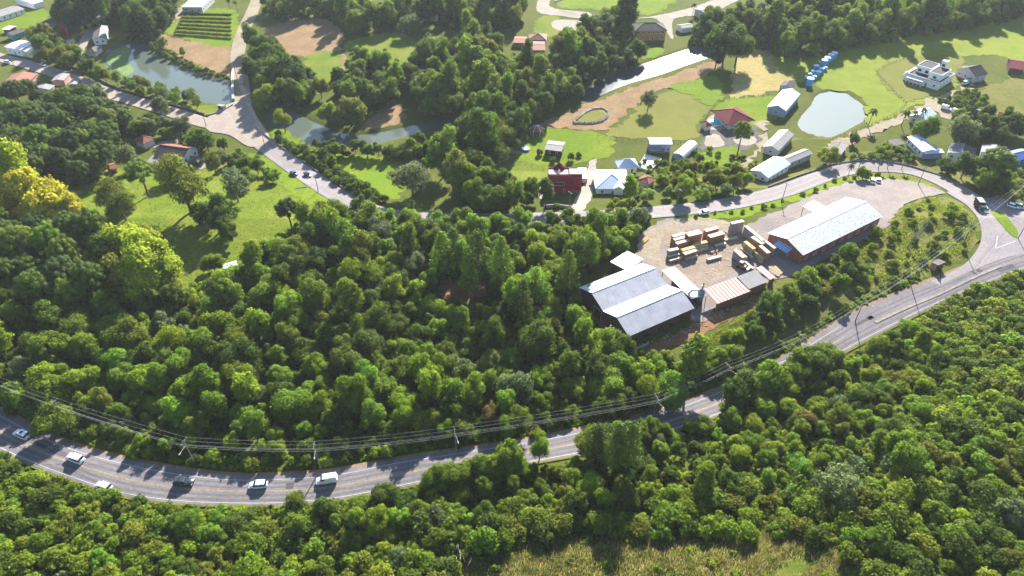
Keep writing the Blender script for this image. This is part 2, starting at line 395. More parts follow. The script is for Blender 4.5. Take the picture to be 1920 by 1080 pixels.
# ------------------------------------------------------------------ fields, lawns, bare earth
PATCHES = [
 ('forest_floor', [(-120, 470), (60, 560), (330, 570), (470, 500), (610, 395), (700, 395), (1000, 398), (1215, 398), (1190, 440), (1150, 490), (1085, 545), (1170, 655), (1300, 655), (1420, 620), (1540, 560), (1600, 540), (1700, 500), (1740, 505), (1600, 575), (1500, 636), (1380, 700), (1230, 757), (1000, 808), (850, 832), (640, 870), (450, 880), (250, 852), (60, 785), (-100, 710)], M_FLOOR, .03),
 ('meadow', [(100, 350), (160, 325), (230, 315), (330, 320), (420, 300), (500, 310), (545, 330), (610, 378), (590, 400), (545, 430), (500, 460), (470, 500), (430, 515), (390, 540), (330, 560), (320, 500), (230, 440), (150, 420)], M_MEADOW, .05),
 ('verge_meadow', [(470, 300), (500, 290), (560, 335), (620, 378), (600, 392), (540, 360)], M_LAWN, .06),
 ('river_lawn', [(505, 245), (530, 240), (560, 262), (590, 280), (680, 292), (790, 290), (800, 315), (770, 345), (735, 375), (690, 372), (640, 340), (590, 305), (550, 285)], M_LAWN, .05),
 ('dry_field', [(500, 60), (540, 40), (600, 35), (640, 55), (640, 90), (650, 125), (620, 150), (590, 160), (570, 150), (600, 125), (560, 105), (510, 95)], M_DIRT, .05),
 ('dry_field', [(575, 105), (640, 100), (630, 150), (610, 170), (570, 180)], M_MEADOW, .06),
 ('field_track', [(650, 80), (740, 60), (775, 75), (780, 110), (765, 115), (745, 135), (755, 160), (735, 180), (730, 150), (720, 105), (670, 108)], M_MEADOW, .05),
 ('river_bank', [(680, 238), (700, 215), (740, 185), (755, 205), (760, 225), (740, 232), (700, 242)], M_DIRT, .05),
 ('bare_field', [(300, 65), (345, 75), (435, 88), (432, 120), (428, 142), (395, 132), (350, 112), (320, 95), (290, 78)], M_DIRT, .05),
 ('vegetable_plot', [(310, 60), (325, 40), (350, 22), (440, 18), (440, 80), (400, 85), (350, 72)], M_LAWN, .05),
 ('pond_verge', [(225, 150), (290, 175), (360, 196), (430, 195), (428, 212), (380, 212), (330, 198), (260, 172)], M_MEADOW, .05),
 ('river_bank', [(985, 246), (1010, 232), (1060, 215), (1085, 200), (1130, 186), (1170, 168), (1260, 140), (1300, 125), (1345, 112), (1350, 125), (1330, 140), (1280, 160), (1230, 172), (1200, 190), (1175, 215), (1140, 238), (1120, 246), (1060, 240), (1020, 236)], M_DIRT, .06),
 ('mown_field', [(1140, 250), (1180, 218), (1210, 190), (1240, 175), (1290, 160), (1340, 145), (1350, 175), (1345, 190), (1310, 230), (1300, 262), (1220, 262), (1150, 258)], M_OLIVE, .05),
 ('lawn', [(1255, 165), (1300, 150), (1345, 145), (1352, 180), (1330, 200), (1300, 180)], M_LAWN, .07),
 ('lawn', [(985, 255), (1010, 238), (1060, 242), (1120, 250), (1150, 258), (1140, 290), (1100, 300), (1060, 312), (1010, 330), (920, 330), (930, 300), (960, 275)], M_LAWN, .05),
 ('lawn', [(920, 325), (940, 305), (1020, 308), (1030, 320), (1015, 345), (925, 338)], M_MEADOW, .08),
 ('stubble_field', [(1385, 110), (1420, 95), (1490, 95), (1510, 120), (1490, 150), (1455, 170), (1400, 180), (1370, 185), (1375, 150)], M_HAY, .05),
 ('pasture', [(1450, 105), (1560, 92), (1700, 60), (1800, 38), (1920, 20), (2100, -10), (2250, 120), (1920, 190), (1900, 120), (1870, 105), (1790, 110), (1800, 150), (1760, 180), (1700, 205), (1630, 235), (1624, 195), (1590, 170), (1540, 168), (1520, 150), (1490, 150)], M_PASTURE, .05),
 ('scrub_field', [(1850, 165), (1920, 145), (2000, 150), (2000, 220), (1900, 225), (1840, 200)], M_SCRUB, .07),
 ('house_lawn', [(1645, 132), (1700, 108), (1800, 108), (1800, 135), (1800, 150), (1740, 178), (1700, 190), (1660, 160)], M_OLIVE, .075),
 ('lawn', [(1345, 192), (1440, 180), (1460, 200), (1440, 232), (1400, 240), (1340, 215)], M_LAWN, .05),
 ('lawn', [(1310, 285), (1380, 275), (1375, 305), (1340, 318), (1315, 305)], M_LAWN, .06),
 ('garden', [(1030, 340), (1110, 365), (1200, 370), (1300, 340), (1400, 305), (1500, 320), (1590, 290), (1640, 285), (1860, 320), (1920, 350), (1900, 230), (1640, 255), (1500, 260), (1300, 270), (1250, 285), (1100, 310)], M_SCRUB, .045),
 ('scrub_slope', [(1480, 505), (1560, 470), (1650, 430), (1690, 390), (1750, 368), (1790, 372), (1825, 410), (1838, 440), (1800, 490), (1740, 512), (1600, 548), (1520, 560), (1440, 545)], M_SCRUB, .05),
 ('roadside_grass', [(1240, 405), (1300, 405), (1370, 395), (1450, 372), (1540, 338), (1600, 330), (1668, 332), (1745, 348), (1730, 352), (1650, 336), (1560, 352), (1480, 380), (1400, 405), (1330, 412)], M_LAWN, .05),
 ('earth_bank', [(1180, 655), (1250, 632), (1310, 600), (1380, 572), (1450, 545), (1450, 556), (1400, 582), (1330, 618), (1270, 648), (1180, 668), (1085, 552), (1092, 535)], M_RED, .055),
 ('earth_clearing', [(820, 535), (900, 525), (905, 550), (840, 560)], M_RED, .06),
 ('lawn', [(0, 30), (40, 25), (85, 20), (80, 45), (30, 58), (0, 60)], M_LAWN, .05),
 ('lawn', [(1005, 60), (1015, 32), (1052, 35), (1046, 70)], M_MEADOW, .05),
 ('lawn', [(1045, 10), (1060, -40), (1300, -40), (1240, 20), (1200, 28), (1120, 18)], M_LAWN, .05),
 ('lawn', [(1060, 80), (1100, 78), (1098, 65), (1062, 65)], M_LAWN, .06),
 ('lawn', [(1205, 110), (1215, 92), (1240, 90), (1248, 98), (1225, 108)], M_LAWN, .06),
 ('courtyard', [(1008, 22), (1014, -10), (1036, -10), (1034, 14), (1104, 24), (1100, 35), (1050, 30)], M_PAVE, .06),
 ('courtyard', [(1040, 55), (1042, 38), (1098, 42), (1097, 62)], M_PAVE, .065),
 ('driveway', [(1190, 35), (1240, 28), (1310, 10), (1380, -20), (1420, -40), (1440, -30), (1340, 22), (1280, 32), (1262, 40), (1262, 75), (1250, 60), (1230, 36)], M_PAVE, .07),
 ('driveway', [(1072, 392), (1083, 365), (1096, 345), (1100, 325), (1108, 300), (1120, 298), (1118, 315), (1116, 345), (1108, 372), (1090, 400)], M_PAVE, .065),
 ('pool_deck', [(1010, 362), (1012, 350), (1026, 345), (1030, 372), (1014, 374)], M_PAVE, .065),
 ('driveway', [(1385, 318), (1400, 300), (1420, 280), (1428, 262), (1424, 240), (1415, 228), (1438, 226), (1440, 255), (1432, 275), (1412, 298), (1396, 320)], M_TRACK, .065),
 ('courtyard', [(1322, 272), (1324, 256), (1346, 252), (1358, 272), (1340, 277)], M_PAVE, .06),
 ('courtyard', [(1376, 266), (1384, 254), (1412, 256), (1419, 267), (1398, 274)], M_PAVE, .06),
 ('terrace', [(1318, 280), (1320, 240), (1350, 238), (1410, 236), (1424, 262), (1400, 280), (1360, 284)], cover('stone_terrace', sc(.5, lin(128, 122, 116), lin(140, 132, 126), lin(110, 106, 100)), bump=.2), .055),
 ('pool_deck', [(1322, 240), (1325, 226), (1340, 214), (1360, 220), (1366, 238), (1345, 245)], M_PAVE, .065),
 ('farm_lane', [(1540, 300), (1560, 270), (1600, 250), (1660, 228), (1720, 200), (1745, 185), (1770, 178), (1815, 160), (1818, 145), (1800, 128), (1815, 125), (1838, 150), (1810, 172), (1760, 190), (1780, 205), (1800, 215), (1790, 226), (1765, 220), (1735, 205), (1660, 245), (1600, 268), (1575, 290), (1560, 305)], M_TRACK, .065),
 ('farm_track', [(925, 318), (945, 285), (965, 260), (990, 245), (1005, 238), (1000, 250), (978, 268), (955, 292), (938, 318)], M_TRACK, .062),
 ('courtyard', [(130, 108), (148, 78), (168, 52), (178, 60), (160, 90), (145, 112)], M_PAVE, .06),
 ('courtyard', [(290, 272), (330, 262), (340, 275), (330, 300), (300, 292)], M_PAVE, .055),
 ('driveway', [(358, 290), (370, 262), (380, 252), (388, 256), (378, 278), (372, 292), (395, 300), (380, 318), (355, 310)], M_PAVE, .06),
 ('farm_track', [(318, 40), (330, 25), (345, 8), (352, 10), (340, 28), (322, 44)], M_TRACK, .06),
]
for i, (n, pp, m, dz) in enumerate(sorted(PATCHES, key=lambda t: t[3])): patch(n, pp, m, .02 + .004 * i, jit=.3 if m in (M_PAVE,) else 1.2)

# yard of the sawmill, gravel and the worn loop on it
YARD = [(1182, 492), (1192, 474), (1205, 440), (1250, 412), (1320, 412), (1398, 422), (1440, 402), (1500, 378), (1560, 352), (1610, 338), (1665, 335), (1745, 350), (1772, 362), (1740, 368), (1695, 385), (1670, 415), (1655, 430), (1500, 510), (1445, 528), (1345, 575), (1322, 604), (1285, 595), (1240, 532)]
patch('gravel_yard', YARD, M_GRAVEL, .232, jit=.5, keep=ROADPOLYS)
patch('worn_loop', [(1196, 470), (1204, 444), (1232, 424), (1270, 412), (1330, 410), (1395, 424), (1370, 432), (1320, 422), (1270, 428), (1243, 445), (1236, 470), (1245, 490), (1262, 500), (1255, 508), (1222, 490)], M_TRACK, .24, jit=.5)
patch('sawdust_ground', [(1262, 506), (1255, 480), (1240, 450), (1260, 432), (1310, 428), (1380, 440), (1400, 470), (1395, 490), (1330, 540), (1310, 540)], cover('yard_dust', sc(.56, lin(166, 146, 128), lin(180, 162, 144), lin(146, 130, 116)), scale=.07, fine=1.0, bump=.15), .236, jit=.6)

# ------------------------------------------------------------------ roads
road = drape('road', [[p for p in road_mid(0)] + [p for p in road_mid(1)][::-1]], M_ASPHALT, .25)
road['label'] = 'grey two-lane asphalt road curving below the woods'
ROADPOLYS.append([tuple(p) for p in road_mid(0)] + [tuple(p) for p in road_mid(1)][::-1])
KE = int(np.searchsorted(XS, G(1580, 610).x))
mk = drape('road_marking', strip(road_mid(.17)[:KE], .14) + strip(road_mid(.93), .15), M_WHITE, .272)
mk['label'] = 'white edge lines of the lower road'
mid = road_mid(.56)[:KE]
mk = drape('road_marking', strip(mid, .12, .13) + strip(mid, .12, -.13), M_YELLOW, .276); mk['label'] = 'double yellow centre line of the lower road'
# dry earth shoulder strip between road and woods
drape('road_shoulder', [[p for p in road_mid(-.09)] + [p for p in road_mid(.02)][::-1]], M_DIRT, .244)
drape('road_shoulder', [[p for p in road_mid(.985)] + [p for p in road_mid(1.07)][::-1]], M_SCRUB, .246)

UPR = [(438, 205), (470, 248), (505, 278), (560, 318), (620, 358), (680, 390), (760, 408), (900, 412), (1080, 408), (1230, 398), (1330, 388), (1400, 376), (1470, 358), (1535, 334), (1590, 318), (1650, 313), (1710, 321), (1760, 338), (1805, 362), (1850, 392), (1890, 415), (1960, 450)]
WUP = smooth_line(wpoly(UPR), 2.0)
def band(line, w, off=0.0):
    q = strip(line, w, off); return [a[0] for a in q] + [q[-1][1]] + [q[-1][2]] + [a[3] for a in q][::-1]
ub = band(WUP, 9.6); ROADPOLYS.append([tuple(p) for p in ub])
o = drape('road', [ub], M_PALEROAD, .254); o['label'] = 'pale asphalt road winding past the houses in the valley'
mk = drape('road_marking', strip(WUP, .14, .13) + strip(WUP, .14, -.13), M_YELLOW, .28); mk['label'] = 'yellow centre line of the valley road'
mk = drape('road_marking', strip(WUP, .15, 3.5) + strip(WUP, .15, -3.5), M_WHITE, .284); mk['label'] = 'white edge lines of the valley road'
JUN = [(1775, 360), (1840, 372), (1880, 372), (1930, 395), (1990, 425), (1990, 470), (1900, 480), (1830, 505), (1760, 535), (1745, 528), (1800, 502), (1828, 474), (1840, 445), (1834, 412), (1810, 384)]
o = patch('road_junction', JUN, M_PALEROAD, .266, jit=0, keep=ROADPOLYS); o['label'] = 'pale asphalt junction where the two roads meet'
patch('traffic_island', [(1856, 398), (1874, 398), (1893, 415), (1909, 438), (1906, 447), (1898, 445), (1878, 424)], M_LAWN, .38, jit=.15)['label'] = 'grassy traffic island at the road junction'
tri = [G(1870, 443), G(1866, 467), G(1904, 453)]
mk = drape('road_marking', strip([tri[0][:2], tri[1][:2]], .35) + strip([tri[1][:2], tri[2][:2]], .35), M_WHITE, .29); mk['label'] = 'white give-way lines at the junction'
RA = [(-160, 62), (0, 108), (60, 124), (130, 146), (200, 174), (260, 192), (320, 210), (390, 232), (440, 240)]
WRA = smooth_line(wpoly(RA), 2.0); ra = band(WRA, 8.6); ROADPOLYS.append([tuple(p) for p in ra])
drape('road', [ra], cover('concrete_road', sc(.66, lin(168, 152, 140), lin(182, 166, 152), lin(150, 138, 130)), scale=.08, fine=1.0, bump=.1), .258)['label'] = 'pale road running along the pond past the villas'
RB = [(452, 232), (456, 200), (454, 170), (449, 135), (446, 100), (456, 60), (472, 25), (486, -10), (500, -50)]
WRB = smooth_line(wpoly(RB), 2.0); rb = band(WRB, 8.2); ROADPOLYS.append([tuple(p) for p in rb])
drape('road', [rb], M_TRACK, .262)['label'] = 'dusty lane leading up beside the pond'
patch('road_junction', [(385, 226), (420, 200), (440, 192), (465, 192), (482, 220), (506, 262), (470, 276), (430, 254), (392, 246)], cover('concrete_road', []), .27, jit=0)['label'] = 'pale three-way junction beside the pond'

# wheel-worn lanes and repairs on the lower road
M_WORN = cover('worn_asphalt', sc(.66, lin(114, 109, 111), lin(124, 118, 119), lin(104, 100, 103)), scale=.2, fine=1.5, bump=.05)
M_REPAIR = cover('repair_asphalt', sc(.5, lin(110, 106, 108), lin(118, 113, 114), lin(98, 95, 98)), scale=.2, fine=1.5, bump=.05)
wt = []
for t in (.27, .42, .68, .83): wt += strip(road_mid(t), .55 + .1 * math.sin(t * 40))
drape('wheel_tracks', wt, M_WORN, .262)
rp_ = []
for k in range(16):
    i = int(RNG.integers(20, 235)); t = RNG.choice([.3, .4, .7, .8]); a = road_mid(t); L_ = int(RNG.integers(2, 6)); rp_ += strip(a[i:i + L_], RNG.uniform(.8, 2.0))
drape('road_repairs', rp_, M_REPAIR, .267)
# ------------------------------------------------------------------ water
for nm, w, lv, m, lb in (('pond', WATERPOLYS[0], -.5, water_mat('pond_water', (.075, .092, .072), .08, .05), 'still grey-green pond beside the lane'),
                     ('river', WATERPOLYS[1], -.5, water_mat('pond_water', ()), 'quiet bend of the river between the trees'),
                     ('river', WATERPOLYS[2], -.5, water_mat('river_water', (.05, .058, .055), .125, .09, .8), 'river reach glinting in the low sun'),
                     ('pond', WATERPOLYS[3], -.45, water_mat('milky_water', (.17, .19, .165), .12, .05), 'round milky pond in the pasture')):
    c = np.mean(w, 0); big = [(np.array(p) - c) / np.hypot(*(np.array(p) - c)) * 2.2 + p for p in w]
    drape(nm, [big], m, lv)['label'] = lb
lil = drape('lily_pads', [[p for p in smooth_line(wpoly([(199, 112), (206, 96), (228, 88), (246, 91), (240, 112), (251, 130), (236, 141), (212, 130)]), 1.5, closed=True)]],
            cover('lily_leaves', sc(.6, lin(126, 150, 92), lin(146, 164, 110), lin(104, 132, 70)), scale=.3, fine=2.0, bump=.6), -.44)
lil['kind'] = 'stuff'; lil['label'] = 'mat of pale green lily pads in the pond corner'
# ------------------------------------------------------------------ buildings
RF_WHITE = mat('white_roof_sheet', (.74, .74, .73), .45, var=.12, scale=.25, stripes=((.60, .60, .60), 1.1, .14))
RF_SHADED = mat('shaded_roof_sheet', (.40, .40, .43), .6, var=.3, scale=.3, stripes=((.33, .33, .36), .9, .22))  # white sheet painted darker, standing for slopes tilted away from the sun
RF_SPOT = mat('shaded_patched_sheet', (.44, .44, .46), .6, var=.12, scale=.5, stripes=((.38, .38, .41), 1.0, .16), spots=((.25, .25, .27), 1.5, .59))  # patches are real; base darkened to stand for the slope's shade
RF_RUST = mat('rusty_striped_sheet', (.56, .50, .47), .6, var=.3, scale=.6, stripes=((.30, .13, .085), .75, .42))
RF_TILE = mat('clay_roof_tile', (.24, .095, .062), .8, var=.35, scale=.8, stripes=((.17, .07, .045), 2.2, .2), bump=.2, bscale=2)
RF_PINK = mat('pink_roof_tile', (.30, .135, .10), .8, var=.3, scale=.7, stripes=((.23, .10, .075), 2.2, .2), bump=.2, bscale=2)
RF_MAROON = mat('maroon_roof_tile', (.13, .012, .017), .85, var=.3, scale=.7, stripes=((.09, .009, .012), 2.0, .2), bump=.2, bscale=2)
RF_DARK = mat('dark_slate_roof', (.036, .034, .042), .8, var=.3, scale=.7, stripes=((.026, .025, .03), 2.0, .2))
RF_BROWN = mat('brown_fibre_roof', (.125, .105, .095), .8, var=.35, scale=.6, stripes=((.09, .078, .072), 1.6, .2))
RF_PALE = mat('pale_fibre_roof', (.26, .245, .24), .8, var=.25, scale=.6, stripes=((.20, .19, .185), 1.6, .2))
RF_BLUE = mat('blue_white_roof', (.38, .46, .60), .4, var=.12, scale=.4, stripes=((.46, .53, .65), 1.2, .15))
WL_BRICK = mat('orange_brick', (.30, .115, .07), .85, var=.3, scale=1.2, bump=.2, bscale=6)
WL_DARKWOOD = mat('dark_boards', (.12, .07, .052), .85, var=.4, scale=.9, stripes=((.075, .045, .035), 3, .25))
WL_WHITE = mat('white_render', (.72, .71, .68), .8, var=.12, scale=.5)
WL_CREAM = mat('cream_render', (.58, .52, .40), .8, var=.15, scale=.5)
WL_BLUE = mat('blue_grey_boards', (.24, .30, .42), .7, var=.2, scale=.6, stripes=((.19, .24, .34), 2.5, .2))
WL_DEEPBLUE = mat('deep_blue_render', (.03, .07, .30), .7, var=.2, scale=.6)
WL_MAROON = mat('maroon_render', (.25, .022, .034), .75, var=.15, scale=.5)
WL_ORANGE = mat('orange_render', (.48, .24, .07), .8, var=.2, scale=.6)
WL_GREY = mat('grey_render', (.40, .39, .38), .8, var=.18, scale=.5)
WL_PINK = mat('pink_render', (.46, .24, .20), .8, var=.2, scale=.5)
WL_TEAL = mat('teal_boards', (.12, .32, .30), .7, var=.2, scale=.6)
M_TRIM = mat('white_trim', (.70, .69, .67), .6, var=.1)
M_DOOR = mat('brown_door', (.16, .08, .045), .6, var=.25)
M_SHUT = mat('grey_shutter', (.20, .21, .23), .5, var=.2, stripes=((.14, .15, .17), 5, .3))

def rect(a, b, c, ez):
    """footprint from three roof corners seen at eave height: a-b runs along the ridge, a-c across"""
    A, B, C = G(*a, ez), G(*b, ez), G(*c, ez)
    u = Vector((B.x - A.x, B.y - A.y)); L = u.length; u /= L
    n = Vector((-u.y, u.x)); w = Vector((C.x - A.x, C.y - A.y)).dot(n)
    ctr = Vector((A.x, A.y)) + u * L / 2 + n * w / 2
    return ctr, math.atan2(u.y, u.x), L, abs(w)
def opening(root, side, t, z, w, h, L, W, kind='window', m=None, frame=None, oh=.4):
    """a window or door standing 4 cm proud of the wall; side N/S/E/W in local axes, t along the wall"""
    hw, hl = W / 2 - oh, L / 2 - oh
    cx, cy, r = {'S': (t, -hw, 0), 'N': (t, hw, math.pi), 'E': (hl, t, math.pi / 2), 'W': (-hl, t, -math.pi / 2)}[side]
    f = MB()
    th = .09
    f.box((0, 0, h / 2), (w, .10, th)); f.box((0, 0, -h / 2), (w + .12, .18, th))
    for s in (-1, 1): f.box((s * (w / 2 - th / 2), 0, 0), (th, .10, h - th))
    if kind == 'window' and w > 1.1: f.box((0, 0, 0), (.05, .09, h - th))
    o = f.build(kind, frame or M_TRIM, root, (cx, cy, z + h / 2), r)
    MB().box((0, .0, 0), (w - .1, .05, h - th)).build('pane' if kind == 'window' else 'leaf', m or (M_GLASS if kind == 'window' else M_DOOR), o)
    return o
def auto_openings(root, rz, L, W, eave, oh, every=3.4, door=True, frame=None, storeys=1):
    """windows on the walls that look towards the valley road side"""
    first = True
    for side, ang, ln in (('S', -math.pi / 2, L), ('N', math.pi / 2, L), ('E', 0, W), ('W', math.pi, W)):
        nx_, ny_ = math.cos(rz + ang), math.sin(rz + ang)
        if ny_ > .25: continue
        n = max(1, int((ln - 1.2) / every)); sh = eave / storeys
        for fl in range(storeys):
            for i in range(n):
                t = (i + .5) / n * (ln - 2 * oh - .6) - (ln - 2 * oh - .6) / 2
                if door and first and fl == 0 and i == n // 2:
                    opening(root, side, t, .1, 1.0, min(2.1, sh - .5), L, W, 'door', oh=oh, frame=frame); first = False
                else: opening(root, side, t, fl * sh + sh * .36, 1.25, min(1.15, sh * .42), L, W, oh=oh, frame=frame)
def keep(ctr, rz, L, W, grow=1.0):
    u = Vector((math.cos(rz), math.sin(rz))); n = Vector((-u.y, u.x))
    BUILT.append([tuple(ctr + u * sx * (L / 2 + grow) + n * sy * (W / 2 + grow)) for sx, sy in ((-1, -1), (1, -1), (1, 1), (-1, 1))])
def gable(name, label, cat, a, b, c, eave, rise, roof, wall, bays=1, oh=.45, roof2=None, win=3.4, door=True, storeys=1, group=None, chimney=None):
    ctr, rz, L, W = rect(a, b, c, eave); keep(ctr, rz, L, W)
    z0 = float(H(ctr.x, ctr.y)); root = thing(name, label, cat, (ctr.x, ctr.y, z0), rz, group)
    bw = W / bays; t = .14
    m = MB(); hl = L / 2 - oh                                   # walls with gable ends
    prof = [(-W / 2 + oh, -1.2)]
    for k in range(bays):
        y0 = -W / 2 + k * bw
        prof += [(y0 + (oh if k == 0 else 0), eave + (rise * 2 * oh / bw if k == 0 else 0) - t), (y0 + bw / 2, eave + rise - t)]
    prof += [(W / 2 - oh, eave + rise * 2 * oh / bw - t), (W / 2 - oh, -1.2)]
    n = len(prof); V = [(-hl, y, z) for y, z in prof] + [(hl, y, z) for y, z in prof]
    m.add(V, [tuple(range(n))[::-1], tuple(range(n, 2 * n))] + [(i, (i + 1) % n, (i + 1) % n + n, i + n) for i in range(n) if not (0 < i < n - 2)])
    m.build('wall', wall, root)
    for k in range(bays):
        y0 = -W / 2 + k * bw
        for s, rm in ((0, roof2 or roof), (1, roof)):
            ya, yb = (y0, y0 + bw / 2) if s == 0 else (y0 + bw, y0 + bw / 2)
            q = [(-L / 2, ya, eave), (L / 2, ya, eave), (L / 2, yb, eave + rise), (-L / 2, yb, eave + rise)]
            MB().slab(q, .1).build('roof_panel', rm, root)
        MB().box((0, y0 + bw / 2, eave + rise + .02), (L + .05, .34, .1)).build('ridge_cap', roof, root)
    if win: auto_openings(root, rz, L, W, eave, oh, win, door, storeys=storeys)
    if chimney: MB().box((chimney[0] * L / 2, chimney[1] * W / 2, eave + rise * .8), (.7, .7, 2.0)).box((chimney[0] * L / 2, chimney[1] * W / 2, eave + rise * .8 + 1.05), (.9, .9, .15)).build('chimney', WL_WHITE, root)
    return root, ctr, rz, L, W
def hip(name, label, cat, a, b, c, eave, rise, roof, wall, oh=.7, win=3.4, storeys=1, cap=None, ridge=None):
    ctr, rz, L, W = rect(a, b, c, eave); keep(ctr, rz, L, W)
    z0 = float(H(ctr.x, ctr.y)); root = thing(name, label, cat, (ctr.x, ctr.y, z0), rz)
    MB().box((0, 0, eave / 2 - .7), (L - 2 * oh, W - 2 * oh, eave + 1.3)).build('wall', wall, root)
    if L >= W: r = max(.3, (L - W) / 2) if ridge is None else ridge; R1, R2 = (-r, 0, eave + rise), (r, 0, eave + rise)
    else: r = max(.3, (W - L) / 2) if ridge is None else ridge; R1, R2 = (0, -r, eave + rise), (0, r, eave + rise)
    c4 = [(-L / 2, -W / 2, eave), (L / 2, -W / 2, eave), (L / 2, W / 2, eave), (-L / 2, W / 2, eave)]
    if L >= W: fs = [[c4[0], c4[1], R2, R1], [c4[1], c4[2], R2], [c4[2], c4[3], R1, R2], [c4[3], c4[0], R1]]
    else: fs = [[c4[0], c4[1], R1], [c4[1], c4[2], R2, R1], [c4[2], c4[3], R2], [c4[3], c4[0], R1, R2]]
    for q in fs: MB().slab(q, .1).build('roof_panel', roof, root)
    cp = MB()
    for p, rr in ((c4[0], R1), (c4[1], R2 if L >= W else R1), (c4[2], R2), (c4[3], R1 if L >= W else R2)): cp.tube([p, rr], .13, 5)
    cp.tube([R1, R2], .14, 5); cp.build('ridge_cap', cap or roof, root)
    if win: auto_openings(root, rz, L, W, eave, oh, win, storeys=storeys)
    return root, ctr, rz, L, W
def flat(name, label, cat, a, b, c, h, roof, wall, parapet=.4, win=3.2, storeys=1, root=None, door=True, tilt=0.0, z=0.0):
    ctr, rz, L, W = rect(a, b, c, h); keep(ctr, rz, L, W)
    z0 = float(H(ctr.x, ctr.y)) + z
    r = root or thing(name, label, cat, (ctr.x, ctr.y, z0), rz)
    lw = thing  # noqa
    MB().box((0, 0, h / 2 - .7), (L - .3, W - .3, h + 1.2)).build('wall', wall, r)
    MB().slab([(-L / 2, -W / 2, h), (L / 2, -W / 2, h), (L / 2, W / 2, h + tilt), (-L / 2, W / 2, h + tilt)], .16).build('roof', roof, r)
    if parapet:
        p = MB()
        for s in (-1, 1):
            p.box((0, s * (W / 2 - .1), h + parapet / 2), (L, .2, parapet)); p.box((s * (L / 2 - .1), 0, h + parapet / 2), (.2, W - .4, parapet))
        p.build('parapet', wall, r)
    if win: auto_openings(r, rz, L, W, h, .15, win, door, storeys=storeys)
    return r, ctr, rz, L, W
def lean(name, label, cat, a, b, c, h, drop, roof, wall, open_=True, oh=.3):
    """single-pitch shed on posts; a-b is the high edge, c lies on the low edge"""
    ctr, rz, L, W = rect(a, b, c, h); keep(ctr, rz, L, W, .3)
    A = G(*a, h); n = Vector((-math.sin(rz), math.cos(rz))); s = 1 if (Vector((A.x, A.y)) - ctr).dot(n) > 0 else -1
    root = thing(name, label, cat, (ctr.x, ctr.y, float(H(ctr.x, ctr.y))), rz)
    MB().slab([(-L / 2, s * W / 2, h), (L / 2, s * W / 2, h), (L / 2, -s * W / 2, h - drop), (-L / 2, -s * W / 2, h - drop)], .1).build('roof_panel', roof, root)
    k = max(2, int(L / 5) + 1)
    for i in range(k):
        for sy, hh in ((s, h), (-s, h - drop)):
            MB().box((-L / 2 + .3 + i * (L - .6) / (k - 1), sy * (W / 2 - .3), hh / 2 - .5), (.18, .18, hh + .9)).build('post', M_WOODPOLE, root)
    MB().box((0, -s * (W / 2 - .45), (h - drop) / 2 - .5), (L - .8, .16, h - drop - .3)).build('wall', wall, root)
    if not open_: MB().box((0, 0, (h - drop) / 2 - .5), (L - .9, W - 1.2, h - drop - .4)).build('back_wall', wall, root)
    return root, ctr, rz, L, W

# ---- sawmill hall with two ridges, its side roofs and the shed behind
q = lambda x, y: (1070 + x / 4.5, 400 + y / 4.5)
saw, sc_, srz, sL, sW = gable('sawmill_hall', 'white-roofed sawmill hall with two parallel ridges beside the woods', 'sawmill', q(490, 1040), q(1045, 800), q(85, 620), 5.2, 2.6, RF_WHITE, WL_DARKWOOD, bays=2, roof2=RF_SHADED, win=None)
for i in range(5): opening(saw, 'S', -sL / 2 + 3 + i * (sL - 6) / 4, 1.2, 2.4, 1.3, sL, sW, oh=.45, frame=WL_DARKWOOD)
opening(saw, 'W', 3, .0, 4.0, 3.6, sL, sW, 'door', m=WL_DARKWOOD, oh=.45)
MB().box((-sL / 2 + 3.2, sW / 2 - 2.0, 6.25), (2.2, 1.5, .2)).build('roof_hatch', mat('teal_hatch', (.20, .33, .40), .5), saw)
lean('side_roof', 'flat white lean-to roof on the yard side of the sawmill hall', 'roof shelter', q(770, 480), q(1022, 722), q(888, 452), 5.5, .4, RF_WHITE, WL_DARKWOOD)
lean('back_roof', 'small white annex roof at the far corner of the sawmill hall', 'roof shelter', q(612, 385), q(470, 480), q(498, 296), 5.0, .3, RF_WHITE, WL_DARKWOOD)
lean('drying_shed', 'long open shed with rust-striped roof at the yard edge', 'shed', q(1118, 640), q(1400, 535), q(1180, 770), 4.3, .9, RF_RUST, WL_BRICK)
lean('drying_shed', 'pale grey open shed continuing the rust-striped shed', 'shed', q(1402, 534), q(1560, 474), q(1492, 628), 4.5, .9, RF_PALE, WL_BRICK)
lean('drying_shed', 'short rusty shed at the end of the drying sheds', 'shed', q(1562, 462), q(1612, 440), q(1660, 560), 3.4, .6, RF_RUST, WL_BRICK)
# dust extractor: hopper, cyclone and duct
p = G(1309, 574)
dx = thing('dust_extractor', 'grey steel dust extractor tower between sawmill hall and striped shed', 'dust extractor', p, .3)
MB().lathe([(.4, 2.2), (1.15, 4.4), (1.15, 6.6), (.6, 7.2)], 12).build('cyclone', mat('dull_steel', (.24, .25, .26), .6), dx, smooth=False)
MB().tube([(0, 0, 7.1), (0, 0, 8.6), (.5, .3, 9.2)], .42, 10).build('stack', M_GALV, dx)
for sx in (-1, 1):
    for sy in (-1, 1): MB().tube([(sx * 1.4, sy * 1.4, -.5), (sx * 1.2, sy * 1.2, 5.0)], .1, 5).build('leg', M_DARKMETAL, dx)
MB().tube([(0, 0, 6.5), (-3.0, .8, 6.8), (-4.2, 1.0, 5.0)], .4, 8).build('duct', M_GALV, dx)
